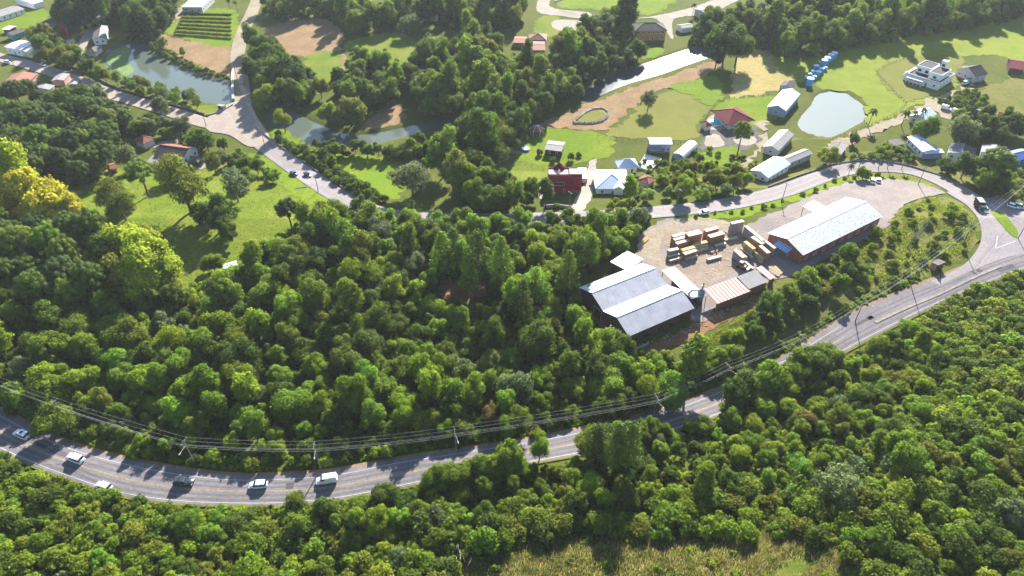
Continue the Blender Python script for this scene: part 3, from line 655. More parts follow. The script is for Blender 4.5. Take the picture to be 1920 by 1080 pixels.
# ---- brick hall
q2 = lambda x, y: (1360 + x * .17708, 340 + y * .17708)
hall, hc, hrz, hL, hW = gable('brick_hall', 'long orange brick hall with patched white roof on the gravel', 'hall', q2(825, 785), q2(1668, 372), q2(500, 525), 4.6, 2.3, RF_WHITE, WL_BRICK, roof2=RF_SPOT, win=None)
for i in range(9): opening(hall, 'S', -hL / 2 + 3 + i * (hL - 6) / 8, 1.6, 1.8, 1.0, hL, hW, oh=.45)
opening(hall, 'W', 0, .0, 4.2, 3.4, hL, hW, 'door', m=M_SHUT, oh=.45)
MB().slab([(-hL / 2 - 2.2, -3.0, 3.5), (-hL / 2 - 2.2, 3.0, 3.5), (-hL / 2 + .5, 3.0, 4.2), (-hL / 2 + .5, -3.0, 4.2)], .1).build('canopy', mat('blue_canopy', (.13, .30, .58), .5, var=.1, stripes=((.5, .58, .7), 1.2, .2)), hall)
lean('loading_roof', 'pale ribbed loading roof on the far side of the brick hall', 'roof shelter', q2(820, 262), q2(932, 210), q2(905, 335), 4.2, .3, RF_WHITE, WL_BRICK)
opening(hall, 'N', hL * .1, .2, 5, 2.8, hL, hW, 'door', m=M_SHUT, oh=.45)
# ---- houses by the valley road
q3 = lambda x, y: (980 + x * .17708, 220 + y * .17708)
r, cc, rz, L, W = flat('maroon_house', 'square maroon house with flat roof and strip window', 'house', q3(272, 607), q3(500, 607), q3(310, 548), 8.6, M_CONC, WL_MAROON, .5, win=None)
opening(r, 'S', 0, 4.0, 4.6, 1.4, L, W, oh=.15); opening(r, 'S', -L * .3, .2, 1.4, 1.2, L, W, oh=.15); opening(r, 'S', L * .28, .1, 1.0, 2.1, L, W, 'door', oh=.15)
MB().tube([(0, -W * .3, 8.6), (0, -W * .3, 10.2)], .28, 10).lathe([(.5, 10.2), (.05, 10.7)], 10, (0, -W * .3, 0)).build('chimney', WL_WHITE, r)
rw = MB().box((L * .5 + 2.6, .6, 3.7), (5.2, W - 1.6, 9.2)).build('wing', WL_MAROON, r)
MB().box((L * .5 + 2.6, .6, 8.4), (5.3, W - 1.5, .2)).build('wing_roof', M_CONC, r)
MB().box((L * .5 + 2.2, -(W - 1.6) / 2 + .6, 5.4), (1.2, .1, 1.5)).build('window', M_GLASS, r)
MB().lathe([(2.2, 8.0), (2.2, 9.4), (0.1, 11.2)], 14, (.4, W * .5, 0)).build('turret', RF_MAROON, r)
lean('carport', 'white carport roof against the maroon house', 'carport', q3(582, 545), q3(672, 545), q3(590, 628), 3.2, .2, RF_WHITE, WL_WHITE)
hip('hipped_villa', 'villa with broad pale blue hipped roof beside the driveway', 'house', q3(770, 735), q3(1150, 735), q3(775, 575), 3.6, 2.6, RF_BLUE, WL_WHITE, cap=M_TRIM)
gable('villa_porch', 'small pale blue porch gable in front of the hipped villa', 'porch', q3(960, 752), q3(962, 690), q3(1078, 750), 3.2, 1.3, RF_BLUE, WL_WHITE, win=None)
hip('hipped_annex', 'pale blue hipped annex behind the villa by the pool', 'house', q3(1010, 530), q3(1235, 520), q3(1015, 450), 3.4, 2.4, RF_BLUE, WL_WHITE, cap=M_TRIM)
hip('tiled_hut', 'small terracotta-roofed hut among trees by the pool', 'hut', q3(1335, 700), q3(1420, 650), q3(1345, 585), 2.6, 1.2, RF_TILE, WL_CREAM, win=None)
r, cc, rz, L, W = gable('blue_house', 'blue boarded house with white sheet roof and dark garage', 'house', q3(1345, 285), q3(1588, 285), q3(1410, 215), 4.4, .8, RF_WHITE, WL_BLUE, win=None)
opening(r, 'S', 0, .1, 4.6, 2.6, L, W, 'door', m=M_SHUT, oh=.45); opening(r, 'S', -L * .36, 1.2, 1.1, 1.0, L, W, oh=.45); opening(r, 'S', L * .36, 1.2, 1.1, 1.0, L, W, oh=.45)
MB().slab([(-L / 2 + .3, -W / 2 - 2.6, 2.5), (L * .02, -W / 2 - 2.6, 2.5), (L * .02, -W / 2 + .3, 2.9), (-L / 2 + .3, -W / 2 + .3, 2.9)], .1).build('canopy', RF_PALE, r)
gable('grey_shed', 'weathered grey shed with open dark front on the lawn', 'shed', q3(228, 340), q3(415, 362), q3(250, 238), 3.0, .5, RF_PALE, WL_DARKWOOD, win=3.0)
# barrel vault shed
ctr, rz, L, W = rect(q3(1582, 405), q3(1740, 268), q3(1700, 445), 1.2); keep(ctr, rz, L, W)
v = thing('vaulted_shed', 'white barrel-vaulted shed beside the blue house', 'shed', (ctr.x, ctr.y, float(H(ctr.x, ctr.y))), rz)
seg = []; nseg = 12
for i in range(nseg + 1):
    t = math.pi * i / nseg; seg.append((math.cos(t) * W / 2, 1.2 + math.sin(t) * W * .36))
for k in range(4):
    x0, x1 = -L / 2 + k * L / 4 + .04, -L / 2 + (k + 1) * L / 4 - .04; b = MB()
    b.add([(x0, y, z) for y, z in seg] + [(x1, y, z) for y, z in seg], [(i, i + 1, i + 2 + nseg, i + 1 + nseg) for i in range(nseg)]); b.build('roof_panel', RF_WHITE, v, smooth=True)
for s in (-1, 1): MB().add([(s * (L / 2 - .2), y * .98, z - .02) for y, z in seg] + [(s * (L / 2 - .2), y * .98, -.3) for y, z in (seg[-1], seg[0])], [tuple(range(nseg + 3))]).build('end_wall', WL_GREY, v)
for s in (-1, 1): MB().box((0, s * (W / 2 - .1), .4), (L - .2, .15, 1.7)).build('wall', WL_GREY, v)
# ---- red hipped house with courtyard, white sheds by the lane
q4 = lambda x, y: (1290 + x * .1806, 140 + y * .1806)
hip('maroon_roof_house', 'house with large maroon hipped roof and pale courtyard', 'house', q4(415, 522), q4(700, 475), q4(305, 362), 3.6, 3.2, RF_MAROON, WL_GREY, oh=1.7)  # grey wall colour stands in for the deep shade on it
hip('red_gazebo', 'small red-roofed pavilion beside the turquoise pool', 'pavilion', q4(122, 492), q4(205, 480), q4(160, 545), 2.6, 1.2, RF_TILE, WL_CREAM, win=None)
gable('white_barn', 'long white gabled barn with blue-grey end wall by the round pond', 'barn', q4(1020, 380), q4(1170, 200), q4(832, 322), 3.9, 1.8, RF_WHITE, WL_BLUE, roof2=RF_SHADED, win=5)
gable('dark_roof_shed', 'small dark-roofed shed behind the white barn', 'shed', q4(1075, 150), q4(1125, 95), q4(945, 120), 2.9, 1.2, RF_DARK, WL_GREY, roof2=RF_DARK, win=None)
gable('white_cottage', 'white-roofed cottage between the lane and the pond', 'house', q4(940, 792), q4(1105, 620), q4(800, 722), 3.4, 1.4, RF_WHITE, WL_GREY, roof2=RF_PALE, win=3.2)
gable('roadside_house', 'white-roofed house standing directly above the valley road', 'house', q4(840, 1048), q4(1068, 935), q4(745, 938), 3.4, 1.5, RF_WHITE, WL_WHITE, roof2=RF_BLUE, win=3)
gable('grey_longhouse', 'long low grey-roofed building beside the roadside house', 'building', q4(1050, 922), q4(1300, 818), q4(975, 858), 3.2, .9, RF_PALE, WL_GREY, win=4)
gable('grey_shack', 'grey-roofed shack under the lime-green tree by the lane', 'shack', q4(1590, 832), q4(1660, 735), q4(1468, 742), 2.8, .8, RF_BROWN, WL_GREY, roof2=RF_PALE, win=None)
# ---- houses at the right
q6 = lambda x, y: (1580 + x * .17708, 180 + y * .17708)
gable('white_gable_house', 'white gabled house behind palms at the farm lane', 'house', q6(885, 265), q6(1000, 188), q6(722, 196), 3.6, 1.7, RF_WHITE, WL_CREAM, roof2=RF_BLUE, win=3)
gable('blue_roof_house', 'pale blue-roofed house just above the road bend', 'house', q6(845, 590), q6(680, 432), q6(985, 552), 3.4, 1.0, RF_BLUE, WL_WHITE, win=3)
gable('garage', 'white flat-gabled garage beside the pale blue-roofed house', 'garage', q6(870, 612), q6(1080, 600), q6(965, 555), 3.0, .5, RF_WHITE, WL_BLUE, win=None)
gable('grey_roof_house', 'grey-roofed bungalow beside dark trees, nearer the garage', 'house', q6(1385, 668), q6(1420, 560), q6(1110, 590), 3.2, 1.3, RF_PALE, WL_WHITE, roof2=RF_BROWN, win=3)
gable('grey_roof_house', 'grey-roofed bungalow next to the deep blue house', 'house', q6(1735, 660), q6(1755, 570), q6(1455, 600), 3.2, 1.3, RF_PALE, WL_WHITE, roof2=RF_BROWN, win=3)
gable('deep_blue_house', 'deep blue house at the edge of the village', 'house', q6(1790, 700), q6(2050, 640), q6(1800, 575), 4.8, 1.4, mat('deep_blue_roof', (.05, .10, .32), .5), WL_DEEPBLUE, win=3, storeys=2)
gable('rust_roof_hut', 'low rust-brown roofed hut in the scrub by the village', 'hut', q6(1640, 205), q6(1815, 245), q6(1665, 165), 2.4, .7, RF_MAROON, WL_DARKWOOD, win=None)
lean('grey_lean_to', 'flat grey sheet lean-to in the garden behind the parked cars', 'shelter', q6(1320, 128), q6(1425, 115), q6(1310, 165), 2.6, .3, RF_PALE, WL_GREY)
lean('garden_roof', 'brown flat roof with reddish edge beside the lane gardens', 'shelter', q6(470, 470), q6(590, 450), q6(480, 530), 2.8, .3, RF_BROWN, WL_PINK)
# ---- modern white villa on the pasture: stepped volumes
q5 = lambda x, y: (1640 + x * .1481, 80 + y * .1481)
villa, vc, vrz, vL, vW = flat('modern_villa', 'large white modern villa with stepped flat roofs on the pasture', 'house', q5(415, 395), q5(830, 520), q5(480, 250), 4.0, RF_DARK, WL_WHITE, .6, win=3.4)
def block(cx, cy, lx, ly, z0, z1, roofm=RF_DARK):
    w_ = MB().box((cx, cy, (z0 + z1) / 2), (lx, ly, z1 - z0)).build('upper_storey', WL_WHITE, villa)
    p = MB(); e = .35
    for s in (-1, 1): p.box((cx, cy + s * (ly / 2 + .12), z1 - .1), (lx + .5, .25, 1.0)); p.box((cx + s * (lx / 2 + .12), cy, z1 - .1), (.25, ly, 1.0))
    p.build('parapet', WL_WHITE, villa); MB().box((cx, cy, z1 + .03), (lx - .1, ly - .1, .06)).build('roof', roofm, villa)
    n = max(1, int(lx / 3.2))
    for i in range(n):
        MB().box((cx - lx / 2 + (i + .5) * lx / n, cy - ly / 2 - .05, z1 - 1.9), (1.6, .12, 1.3)).build('window', M_GLASS, villa)
block(-vL * .2, vW * .12, vL * .42, vW * .55, 4.1, 7.4)
block(vL * .24, -vW * .05, vL * .36, vW * .62, 4.1, 7.2)
block(vL * .16, vW * .36, vL * .14, vL * .13, 4.1, 10.2, WL_WHITE)
MB().box((-vL / 2 - 1.3, 0, 2.6), (2.4, vW * .8, .25)).build('balcony', WL_WHITE, villa)
MB().box((-vL * .2, -vW / 2 - 1.4, 3.2), (vL * .5, 2.6, .22)).build('porch_roof', WL_WHITE, villa)
for i in range(5): MB().tube([(-vL * .43 + i * vL * .115, -vW / 2 - 2.5, -1), (-vL * .43 + i * vL * .115, -vW / 2 - 2.5, 3.1)], .16, 8).build('column', WL_WHITE, villa)
MB().lathe([(1.3, -1.0), (1.3, 4.2), (.2, 5.0)], 14, (-vL / 2 - .6, -vW * .42, 0)).build('round_tower', WL_WHITE, villa)
gable('grey_barn', 'grey barn with steep dark roof next to the modern villa', 'barn', q5(1285, 435), q5(1440, 395), q5(1245, 280), 3.6, 3.0, RF_DARK, WL_GREY, win=3, roof2=RF_DARK)
gable('maroon_barn', 'dark maroon-roofed barn at the far edge of the pasture', 'barn', q5(1705, 320), q5(1900, 350), q5(1745, 205), 3.2, 1.8, RF_MAROON, WL_DARKWOOD, win=None)
# ---- far centre
q7 = lambda x, y: (920 + x * .21875, y * .21875)
gable('red_tile_house', 'pinkish clay-tiled house with white ridge lines near the river woods', 'house', q7(285, 430), q7(470, 430), q7(300, 350), 3.2, .9, RF_PINK, WL_PINK, win=3)
hip('tiled_wing', 'pink clay-tiled hipped wing behind the clay-tiled house', 'house', q7(320, 340), q7(480, 345), q7(330, 290), 3.8, 2.0, RF_PINK, WL_PINK, cap=M_TRIM, win=None)
gable('tiled_porch', 'low pink-tiled porch at the end of the clay-tiled house', 'porch', q7(190, 365), q7(300, 370), q7(190, 310), 2.8, .6, RF_PINK, WL_PINK, win=None)
hip('ochre_house', 'two-storey ochre house with dark hipped roof near the river', 'house', q7(1240, 265), q7(1515, 262), q7(1240, 200), 6.2, 2.6, RF_DARK, WL_ORANGE, storeys=2, win=2.8)

hip('grey_hut', 'brownish hut roof half hidden by trees on the river bank', 'hut', q7(1050, 400), q7(1180, 390), q7(1080, 340), 3.0, 1.6, RF_PALE, WL_GREY, win=None)
gable('pale_store', 'pale rounded store roof beside the ochre house', 'store', q7(1640, 245), q7(1750, 230), q7(1650, 205), 3.0, .9, RF_PALE, WL_WHITE, win=None)
gable('grey_villa', 'grey-walled villa on the bright drive at the far edge', 'house', q7(1860, 140), q7(2000, 120), q7(1850, 60), 4.2, 1.4, RF_PALE, WL_GREY, win=3)
gable('far_white_house', 'white-roofed house behind tall trees at the far edge', 'house', q7(-180, 40), q7(70, 48), q7(-170, 0), 3.6, 1.2, RF_WHITE, WL_WHITE, win=4)
# ---- top left
q8 = lambda x, y: (x / 6, y / 6)
gable('long_greenhouse', 'long pale farm shed at the far corner of the village', 'shed', q8(0, 190), q8(280, 100), q8(-60, 130), 3.0, 1.2, RF_PALE, WL_WHITE, win=4)
gable('white_house', 'white flat house facing the pale road', 'house', q8(45, 525), q8(230, 560), q8(50, 415), 4.2, .5, RF_WHITE, WL_WHITE, win=3)
gable('white_annex', 'cream annex beside the white house on the pale road', 'house', q8(195, 560), q8(345, 590), q8(235, 480), 3.6, .5, mat('cream_roof', (.62, .58, .50), .7), WL_CREAM, win=3)
gable('teal_cottage', 'teal-walled cottage with brown roof behind the white house', 'cottage', q8(130, 400), q8(300, 345), q8(100, 365), 3.0, 1.2, RF_BROWN, WL_TEAL, win=3)
gable('brown_shed', 'brown-roofed shed under trees in the village', 'shed', q8(490, 290), q8(680, 220), q8(480, 240), 3.0, 1.2, RF_BROWN, WL_GREY, win=None)
gable('mill_house', 'grey-roofed long house with white end wall beside the pond', 'house', q8(1190, 430), q8(1215, 290), q8(1040, 420), 3.6, 1.0, RF_BROWN, WL_WHITE, roof2=RF_PALE, win=3)
gable('shaded_house', 'brown-roofed house in the shade behind the long grey house', 'house', q8(1080, 200), q8(1190, 180), q8(1010, 90), 4.4, 1.4, RF_BROWN, WL_CREAM, win=3)
hip('round_hut', 'round thatch-coloured hut by the lily pads', 'hut', q8(950, 590), q8(1070, 590), q8(950, 520), 2.6, 1.2, RF_BROWN, WL_CREAM, win=None)
gable('pink_roof_house', 'pink-roofed house above the dark conifers', 'house', q8(0, 960), q8(140, 840), q8(330, 920), 3.6, 1.6, RF_PINK, WL_PINK, win=3)
gable('grey_gable_house', 'grey-roofed small house beside the pink-roofed house', 'house', q8(560, 1010), q8(620, 960), q8(430, 965), 2.8, 1.0, RF_PALE, WL_GREY, win=None)
gable('patchwork_roofs', 'pale patchwork-roofed house along the pale road', 'house', q8(720, 905), q8(790, 830), q8(610, 870), 3.0, .7, RF_PALE, WL_PINK, win=None)
gable('patchwork_shed', 'small pale-roofed shed with pink edge along the pale road', 'shed', q8(860, 950), q8(910, 880), q8(790, 920), 2.6, .5, RF_PALE, WL_PINK, win=None)
gable('white_hut', 'small white hut roof by the lawn in the village corner', 'hut', q8(20, 330), q8(105, 335), q8(20, 285), 2.6, .3, RF_WHITE, WL_DARKWOOD, win=None)
r, cc, rz, L, W = flat('farm_store', 'white flat-roofed farm store with dark shaded wall above the vegetable plot', 'store', (340, 13), (378, 13), (352, -8), 4.0, RF_WHITE, WL_GREY, 0, win=4)
gable('corner_house', 'pale house roof at the far top corner of the village', 'house', (62, 8), (82, 2), (58, -10), 3.4, 1.0, RF_BLUE, WL_WHITE, win=None)
# ---- farm house on the meadow
q9 = lambda x, y: (200 + x * .11458, 220 + y * .11458)
gable('farm_house', 'farm house with dark brown roof and pale porch roof on the meadow', 'house', q9(765, 625), q9(1240, 690), q9(900, 410), 3.8, 2.4, RF_TILE, WL_WHITE, roof2=mat('brown_tile', (.085, .06, .06), .75, var=.3, stripes=((.06, .045, .045), 2.2, .2)), win=3)
lean('farm_porch', 'long pale porch roof along the farm house', 'porch', q9(750, 620), q9(1215, 690), q9(700, 720), 3.3, .7, RF_PALE, WL_WHITE)
hip('farm_cottage', 'red-tiled cottage behind the farm house', 'cottage', q9(430, 375), q9(600, 440), q9(560, 255), 3.0, 1.8, RF_TILE, WL_WHITE, win=None)
hip('round_kiosk', 'small brown hipped kiosk beside the farm house', 'kiosk', q9(1320, 735), q9(1490, 745), q9(1350, 650), 2.6, 1.8, RF_BROWN, WL_DARKWOOD, win=None)
gable('tiny_brick_hut', 'tiny red-roofed brick hut among the meadow trees', 'hut', q9(80, 850), q9(170, 830), q9(30, 760), 2.4, .7, RF_TILE, WL_BRICK, win=None)
gable('white_shelter', 'tiny white shelter roof at the forest edge below the meadow', 'shelter', (420, 505), (446, 497), (418, 496), 2.2, .4, RF_WHITE, WL_GREY, win=None)
# ---- gazebo on the lawn
g = G(1006, 252); gz = thing('gazebo', 'hexagonal red-brown gazebo with white ridges on the lawn', 'gazebo', g); keep(Vector((g.x, g.y)), 0, 7, 7)
R = 3.8
for k in range(6):
    a0, a1 = k * math.pi / 3, (k + 1) * math.pi / 3
    MB().slab([(R * math.cos(a0), R * math.sin(a0), 2.7), (R * math.cos(a1), R * math.sin(a1), 2.7), (0, 0, 4.7)], .08).build('roof_panel', RF_PINK, gz)
    MB().tube([(R * math.cos(a0), R * math.sin(a0), 2.76), (0, 0, 4.8)], .13, 5).build('ridge_cap', M_TRIM, gz)
    MB().tube([(R * .8 * math.cos(a0), R * .8 * math.sin(a0), -.3), (R * .8 * math.cos(a0), R * .8 * math.sin(a0), 2.8)], .11, 6).build('post', WL_WHITE, gz)
# ---- bus shelter by the junction
p = G(1754, 503); bs = thing('bus_shelter', 'small brown-roofed bus shelter beside the road junction', 'bus shelter', p, .5)
MB().slab([(-2, -1.3, 2.9), (2, -1.3, 2.9), (2, 1.3, 2.5), (-2, 1.3, 2.5)], .12).build('roof', RF_BROWN, bs)
MB().box((0, 1.0, 1.1), (3.6, .12, 2.6)).build('back_wall', WL_PINK, bs)
for s in (-1, 1):
    MB().box((s * 1.75, 0, 1.1), (.12, 1.9, 2.6)).build('side_wall', WL_PINK, bs); MB().box((s * 1.6, -1.0, 1.2), (.1, .1, 2.7)).build('post', M_DARKMETAL, bs)
MB().box((0, .55, .45), (3.0, .5, .08)).build('bench', M_CONC, bs)
p = G(417, 206); bs = thing('bus_shelter', 'small grey roadside shelter at the pond junction', 'bus shelter', p, -.35)
MB().slab([(-1.9, -1.2, 2.7), (1.9, -1.2, 2.7), (1.9, 1.2, 2.4), (-1.9, 1.2, 2.4)], .12).build('roof', RF_PALE, bs)
MB().box((0, 1.0, 1.1), (3.4, .12, 2.4)).build('back_wall', WL_GREY, bs)
for s in (-1, 1): MB().box((s * 1.6, 0, 1.1), (.12, 1.9, 2.4)).build('side_wall', WL_GREY, bs)
# ------------------------------------------------------------------ timber in the yard
TB = [mat('sawn_timber_pale', (.42, .33, .22), .8, var=.25, scale=1.0, stripes=((.40, .30, .20), 3.5, .2)),
      mat('sawn_timber_orange', (.36, .175, .09), .8, var=.3, scale=1.0, stripes=((.34, .17, .09), 3.5, .2)),
      mat('sawn_timber_yellow', (.44, .32, .14), .8, var=.25, scale=1.0, stripes=((.42, .30, .14), 3.5, .2)),
      mat('sawn_timber_grey', (.30, .265, .235), .85, var=.3, scale=1.0, stripes=((.30, .27, .25), 3.5, .2))]
TOPM = mat('stack_cover_sheet', (.44, .38, .29), .7, var=.25, scale=.8)
BEAR = mat('timber_bearer', (.24, .15, .09), .85)
def stack(pa, pb, w, h, m, label, bundles=2):
    """sawn timber stack: pa-pb is the centre line of its top in the photograph, w wide, h high"""
    A, B = G(*pa, h), G(*pb, h); d = Vector((B.x - A.x, B.y - A.y)); L = max(1.5, d.length)
    c = (A + B) / 2; z0 = float(H(c.x, c.y)) + .24
    o = thing('timber_stack', label, 'timber stack', (c.x, c.y, z0), math.atan2(d.y, d.x), 'sawn timber stacked in the yard')
    bh = h / bundles; rr = random.Random(sum(map(ord, label)))
    for k in range(bundles):
        b = MB(); nb = max(2, int(w / .55)); lay = max(2, int((bh - .14) / .42))
        for i in range(nb):
            for j in range(lay):
                e = rr.uniform(-.12, .12)
                b.box((e, -w / 2 + (i + .5) * w / nb, k * bh + .14 + (j + .5) * (bh - .14) / lay), (L - rr.uniform(0, .25), w / nb - .03, (bh - .14) / lay - .035))
        b.build('bundle', m, o)
        q = MB()
        for s in (-.36, 0, .36): q.box((s * L, 0, k * bh + .065), (.12, w, .12))
        q.build('bearer', BEAR, o)
    MB().box((0, 0, h + .03), (L * .99, w * .98, .05)).build('cover', TOPM if m != TB[2] else TB[2], o)
q = lambda x, y: (1070 + x / 4.5, 400 + y / 4.5)
SN = [((858, 200), (962, 170), 1.5, 3.2, 1, 'tall orange timber stack farthest back in the row of three by the loop', 3),
      ((868, 226), (980, 198), 1.5, 3.0, 1, 'orange timber stack in the middle of the row of three by the loop', 3),
      ((888, 258), (994, 228), 1.5, 3.0, 1, 'orange timber stack at the front of the row of three by the loop', 3),
      ((980, 185), (1096, 158), 2.6, 4.2, 1, 'widest and tallest orange timber stack behind the yellow stacks', 4),
      ((1132, 152), (1242, 122), 1.6, 3.2, 1, 'orange timber stack near the verge at the back of the yard', 3),
      ((1165, 200), (1292, 165), 2.0, 3.2, 1, 'dark-sided timber stack in front of the verge stack', 3),
      ((1352, 88), (1458, 66), 1.5, 4.2, 3, 'lone tall grey timber stack close to the valley road', 3),
      ((1038, 268), (1150, 240), 1.4, 2.2, 2, 'yellow timber stack behind the other yellow stack', 2),
      ((1042, 292), (1152, 262), 1.2, 1.6, 2, 'low yellow timber stack leaning against the row', 1),
      ((935, 315), (1045, 285), 1.5, 2.6, 2, 'yellow topped timber stack beside the small grey stack', 2),
      ((952, 345), (1060, 310), 1.8, 2.4, 1, 'orange timber stack with yellow top at the yard front', 2),
      ((822, 318), (908, 300), 1.4, 2.6, 3, 'grey timber stack at the loop edge', 2),
      ((818, 368), (915, 345), 1.2, 1.4, 1, 'low reddish timber pile below the grey stack', 1),
      ((832, 400), (940, 370), 1.0, 1.0, 0, 'low pale timber pile at the lower loop edge', 1),
      ((965, 385), (1065, 355), 1.2, .9, 3, 'low grey timber pile in front of the orange stack', 1),
      ((1068, 318), (1158, 290), 1.0, .9, 0, 'low pale timber pile beside the yellow stacks', 1),
      ((1152, 392), (1270, 362), 1.2, .8, 0, 'single low timber pile out in the open yard', 1),
      ((1295, 225), (1408, 205), 1.2, .8, 0, 'low pale timber pile in the shade by the tall grey stack', 1),
      ((1215, 275), (1308, 252), 1.2, .9, 3, 'low grey timber pile in the middle of the back yard', 1),
      ((1475, 110), (1625, 235), 1.4, 4.0, 3, 'very long high grey timber stack near the brick hall', 3),
      ((1530, 200), (1625, 262), 1.8, 3.8, 1, 'high brown timber stack beside the very long grey stack', 3),
      ((1600, 275), (1672, 340), 1.6, 3.8, 1, 'high brown timber stack closest to the blue canopy', 3),
      ((1640, 235), (1725, 300), 1.2, 3.6, 3, 'narrow grey timber stack close to the brick hall', 3),
      ((1470, 240), (1550, 305), 1.5, 3.2, 2, 'golden timber stack in the row facing the yard', 3),
      ((1385, 312), (1460, 378), 1.5, 3.0, 3, 'grey timber stack standing alone on the shaded side of the yard', 2),
      ((1425, 320), (1485, 375), .9, 1.2, 2, 'thin yellow timber pile beside the lone grey stack', 1),
      ((1440, 295), (1535, 375), .9, 1.2, 3, 'thin dark timber pile beside the golden stack', 1),
      ((1555, 325), (1630, 385), .9, 1.8, 0, 'pale timber pile with curved top before the brown stacks', 1),
      ((1550, 350), (1615, 415), .8, .9, 2, 'thin yellow timber pile at the row end', 1),
      ((1470, 410), (1540, 470), .9, .9, 0, 'long thin pale timber pile leading to the grey shed', 1)]
for a, b, w, h, mi_, lb, nb in SN: stack(q(*a), q(*b), w, h, TB[mi_], lb, nb)
def beams(pp, n, L, label, rz):
    c = G(*pp); o = thing('beam_pile', label, 'beam pile', (c.x, c.y, c.z + .24), rz, 'loose beams lying about the sawmill')
    rr = random.Random(int(pp[0]))
    for i in range(n):
        MB().box((rr.uniform(-.3, .3), -n * .28 + i * .56, .2), (L * rr.uniform(.85, 1.05), .34, .34), rr.uniform(-.05, .05)).build('beam', TB[rr.choice((0, 2, 3))], o)
beams(q(1730, 490), 8, 5.0, 'loose pale beams beside the short rusty shed', -.9)
beams(q(1660, 520), 5, 4.0, 'loose beams next to the shed end', -.9)
beams(q(600, 250), 3, 7.0, 'pale beams lying by the loop at the woods', .95)
beams(q(1340, 160), 5, 4.0, 'scattered pale beams under the tall grey stack', .35)
c = G(*q(1195, 325))
o = thing('scrap_heap', 'small heap of offcuts on the open yard', 'scrap heap', (c.x, c.y, c.z), .3)
for k in range(9): MB().box((random.uniform(-1.2, 1.2), random.uniform(-1, 1), .3 + random.random() * .6), (1.6, .35, .3), random.uniform(0, 3)).build('offcut', TB[k % 4], o)
c = G(*q(1440, 465))
o = thing('loader', 'small brown wheel loader beside the pale grey shed', 'loader', (c.x, c.y, c.z + .24), -.7)
MB().box((0, 0, 1.0), (3.2, 1.5, .8), 0, .9).build('body', mat('loader_brown', (.30, .16, .08), .6), o); MB().box((-.4, 0, 1.9), (1.2, 1.3, 1.1), 0, .85).build('cab', M_GLASS, o); MB().box((-.4, 0, 2.5), (1.3, 1.4, .1)).build('cab_roof', TOPM, o)
for sx in (-1, 1):
    for sy in (-1, 1): MB().tube([(sx * 1.1, sy * .6, .55), (sx * 1.1, sy * .95, .55)], .55, 12).build('wheel', M_DARKMETAL, o)
MB().box((2.3, 0, .7), (.8, 1.9, .7), 0, .8).tube([(1.2, .5, 1.2), (2.2, .5, .8)], .12, 5).tube([(1.2, -.5, 1.2), (2.2, -.5, .8)], .12, 5).build('bucket', M_GALV, o)

# ------------------------------------------------------------------ vehicles
PAINT = {}
def paint(n, c): 
    if n not in PAINT: PAINT[n] = mat('paint_' + n, c, .28, var=.05, spec=.5)
    return PAINT[n]
M_TYRE = mat('tyre', (.025, .025, .026), .8); M_RIM = mat('rim', (.45, .46, .48), .35, metal=.7)
M_LAMPW = mat('headlamp', (.75, .76, .78), .15); M_LAMPR = mat('tail_lamp', (.35, .02, .02), .3)
BODY = {  # length, width, body sections (x, half width, z low, z high), cabin (x0 bottom, x0 top, x1 top, x1 bottom, z0, z1)
 'hatchback': (4.0, 1.72, [(-2.0, .62, .45, .78), (-1.88, .80, .26, .92), (-1.2, .86, .22, .95), (.6, .86, .22, .93), (1.3, .84, .24, .86), (1.85, .78, .28, .70), (2.0, .60, .40, .60)], (-1.85, -1.45, .35, 1.05, .92, 1.48)),
 'suv': (4.4, 1.82, [(-2.2, .68, .5, .95), (-2.08, .86, .3, 1.08), (-1.2, .91, .26, 1.10), (.7, .91, .26, 1.08), (1.5, .90, .28, 1.02), (2.08, .84, .32, .88), (2.2, .66, .45, .72)], (-2.08, -1.75, .35, 1.05, 1.06, 1.70)),
 'sedan': (4.5, 1.76, [(-2.25, .62, .45, .80), (-2.12, .80, .28, .94), (-1.3, .88, .22, .95), (.6, .88, .22, .92), (1.45, .86, .24, .84), (2.1, .80, .28, .70), (2.25, .60, .40, .58)], (-1.55, -.95, .35, 1.10, .92, 1.44)),
 'van': (4.6, 1.80, [(-2.3, .80, .45, 1.0), (-2.2, .88, .28, 1.15), (-1.2, .90, .26, 1.16), (.8, .90, .26, 1.12), (1.6, .88, .28, 1.02), (2.15, .82, .32, .85), (2.3, .66, .45, .70)], (-2.2, -2.12, .75, 1.35, 1.12, 1.95))}
def loft(sec):
    V = []; F = []
    for x, hw, z0, z1 in sec:
        zm = z0 + (z1 - z0) * .55
        V += [(x, -hw * .86, z0), (x, -hw, z0 + .12), (x, -hw, zm), (x, -hw * .84, z1), (x, 0, z1 + .035), (x, hw * .84, z1), (x, hw, zm), (x, hw, z0 + .12), (x, hw * .86, z0)]
    n = 9
    for i in range(len(sec) - 1):
        for k in range(n): F.append((i * n + k, (i + 1) * n + k, (i + 1) * n + (k + 1) % n, i * n + (k + 1) % n))
    F += [tuple(range(n)), tuple(range((len(sec) - 1) * n, len(sec) * n))[::-1]]
    return MB().add(V, F)
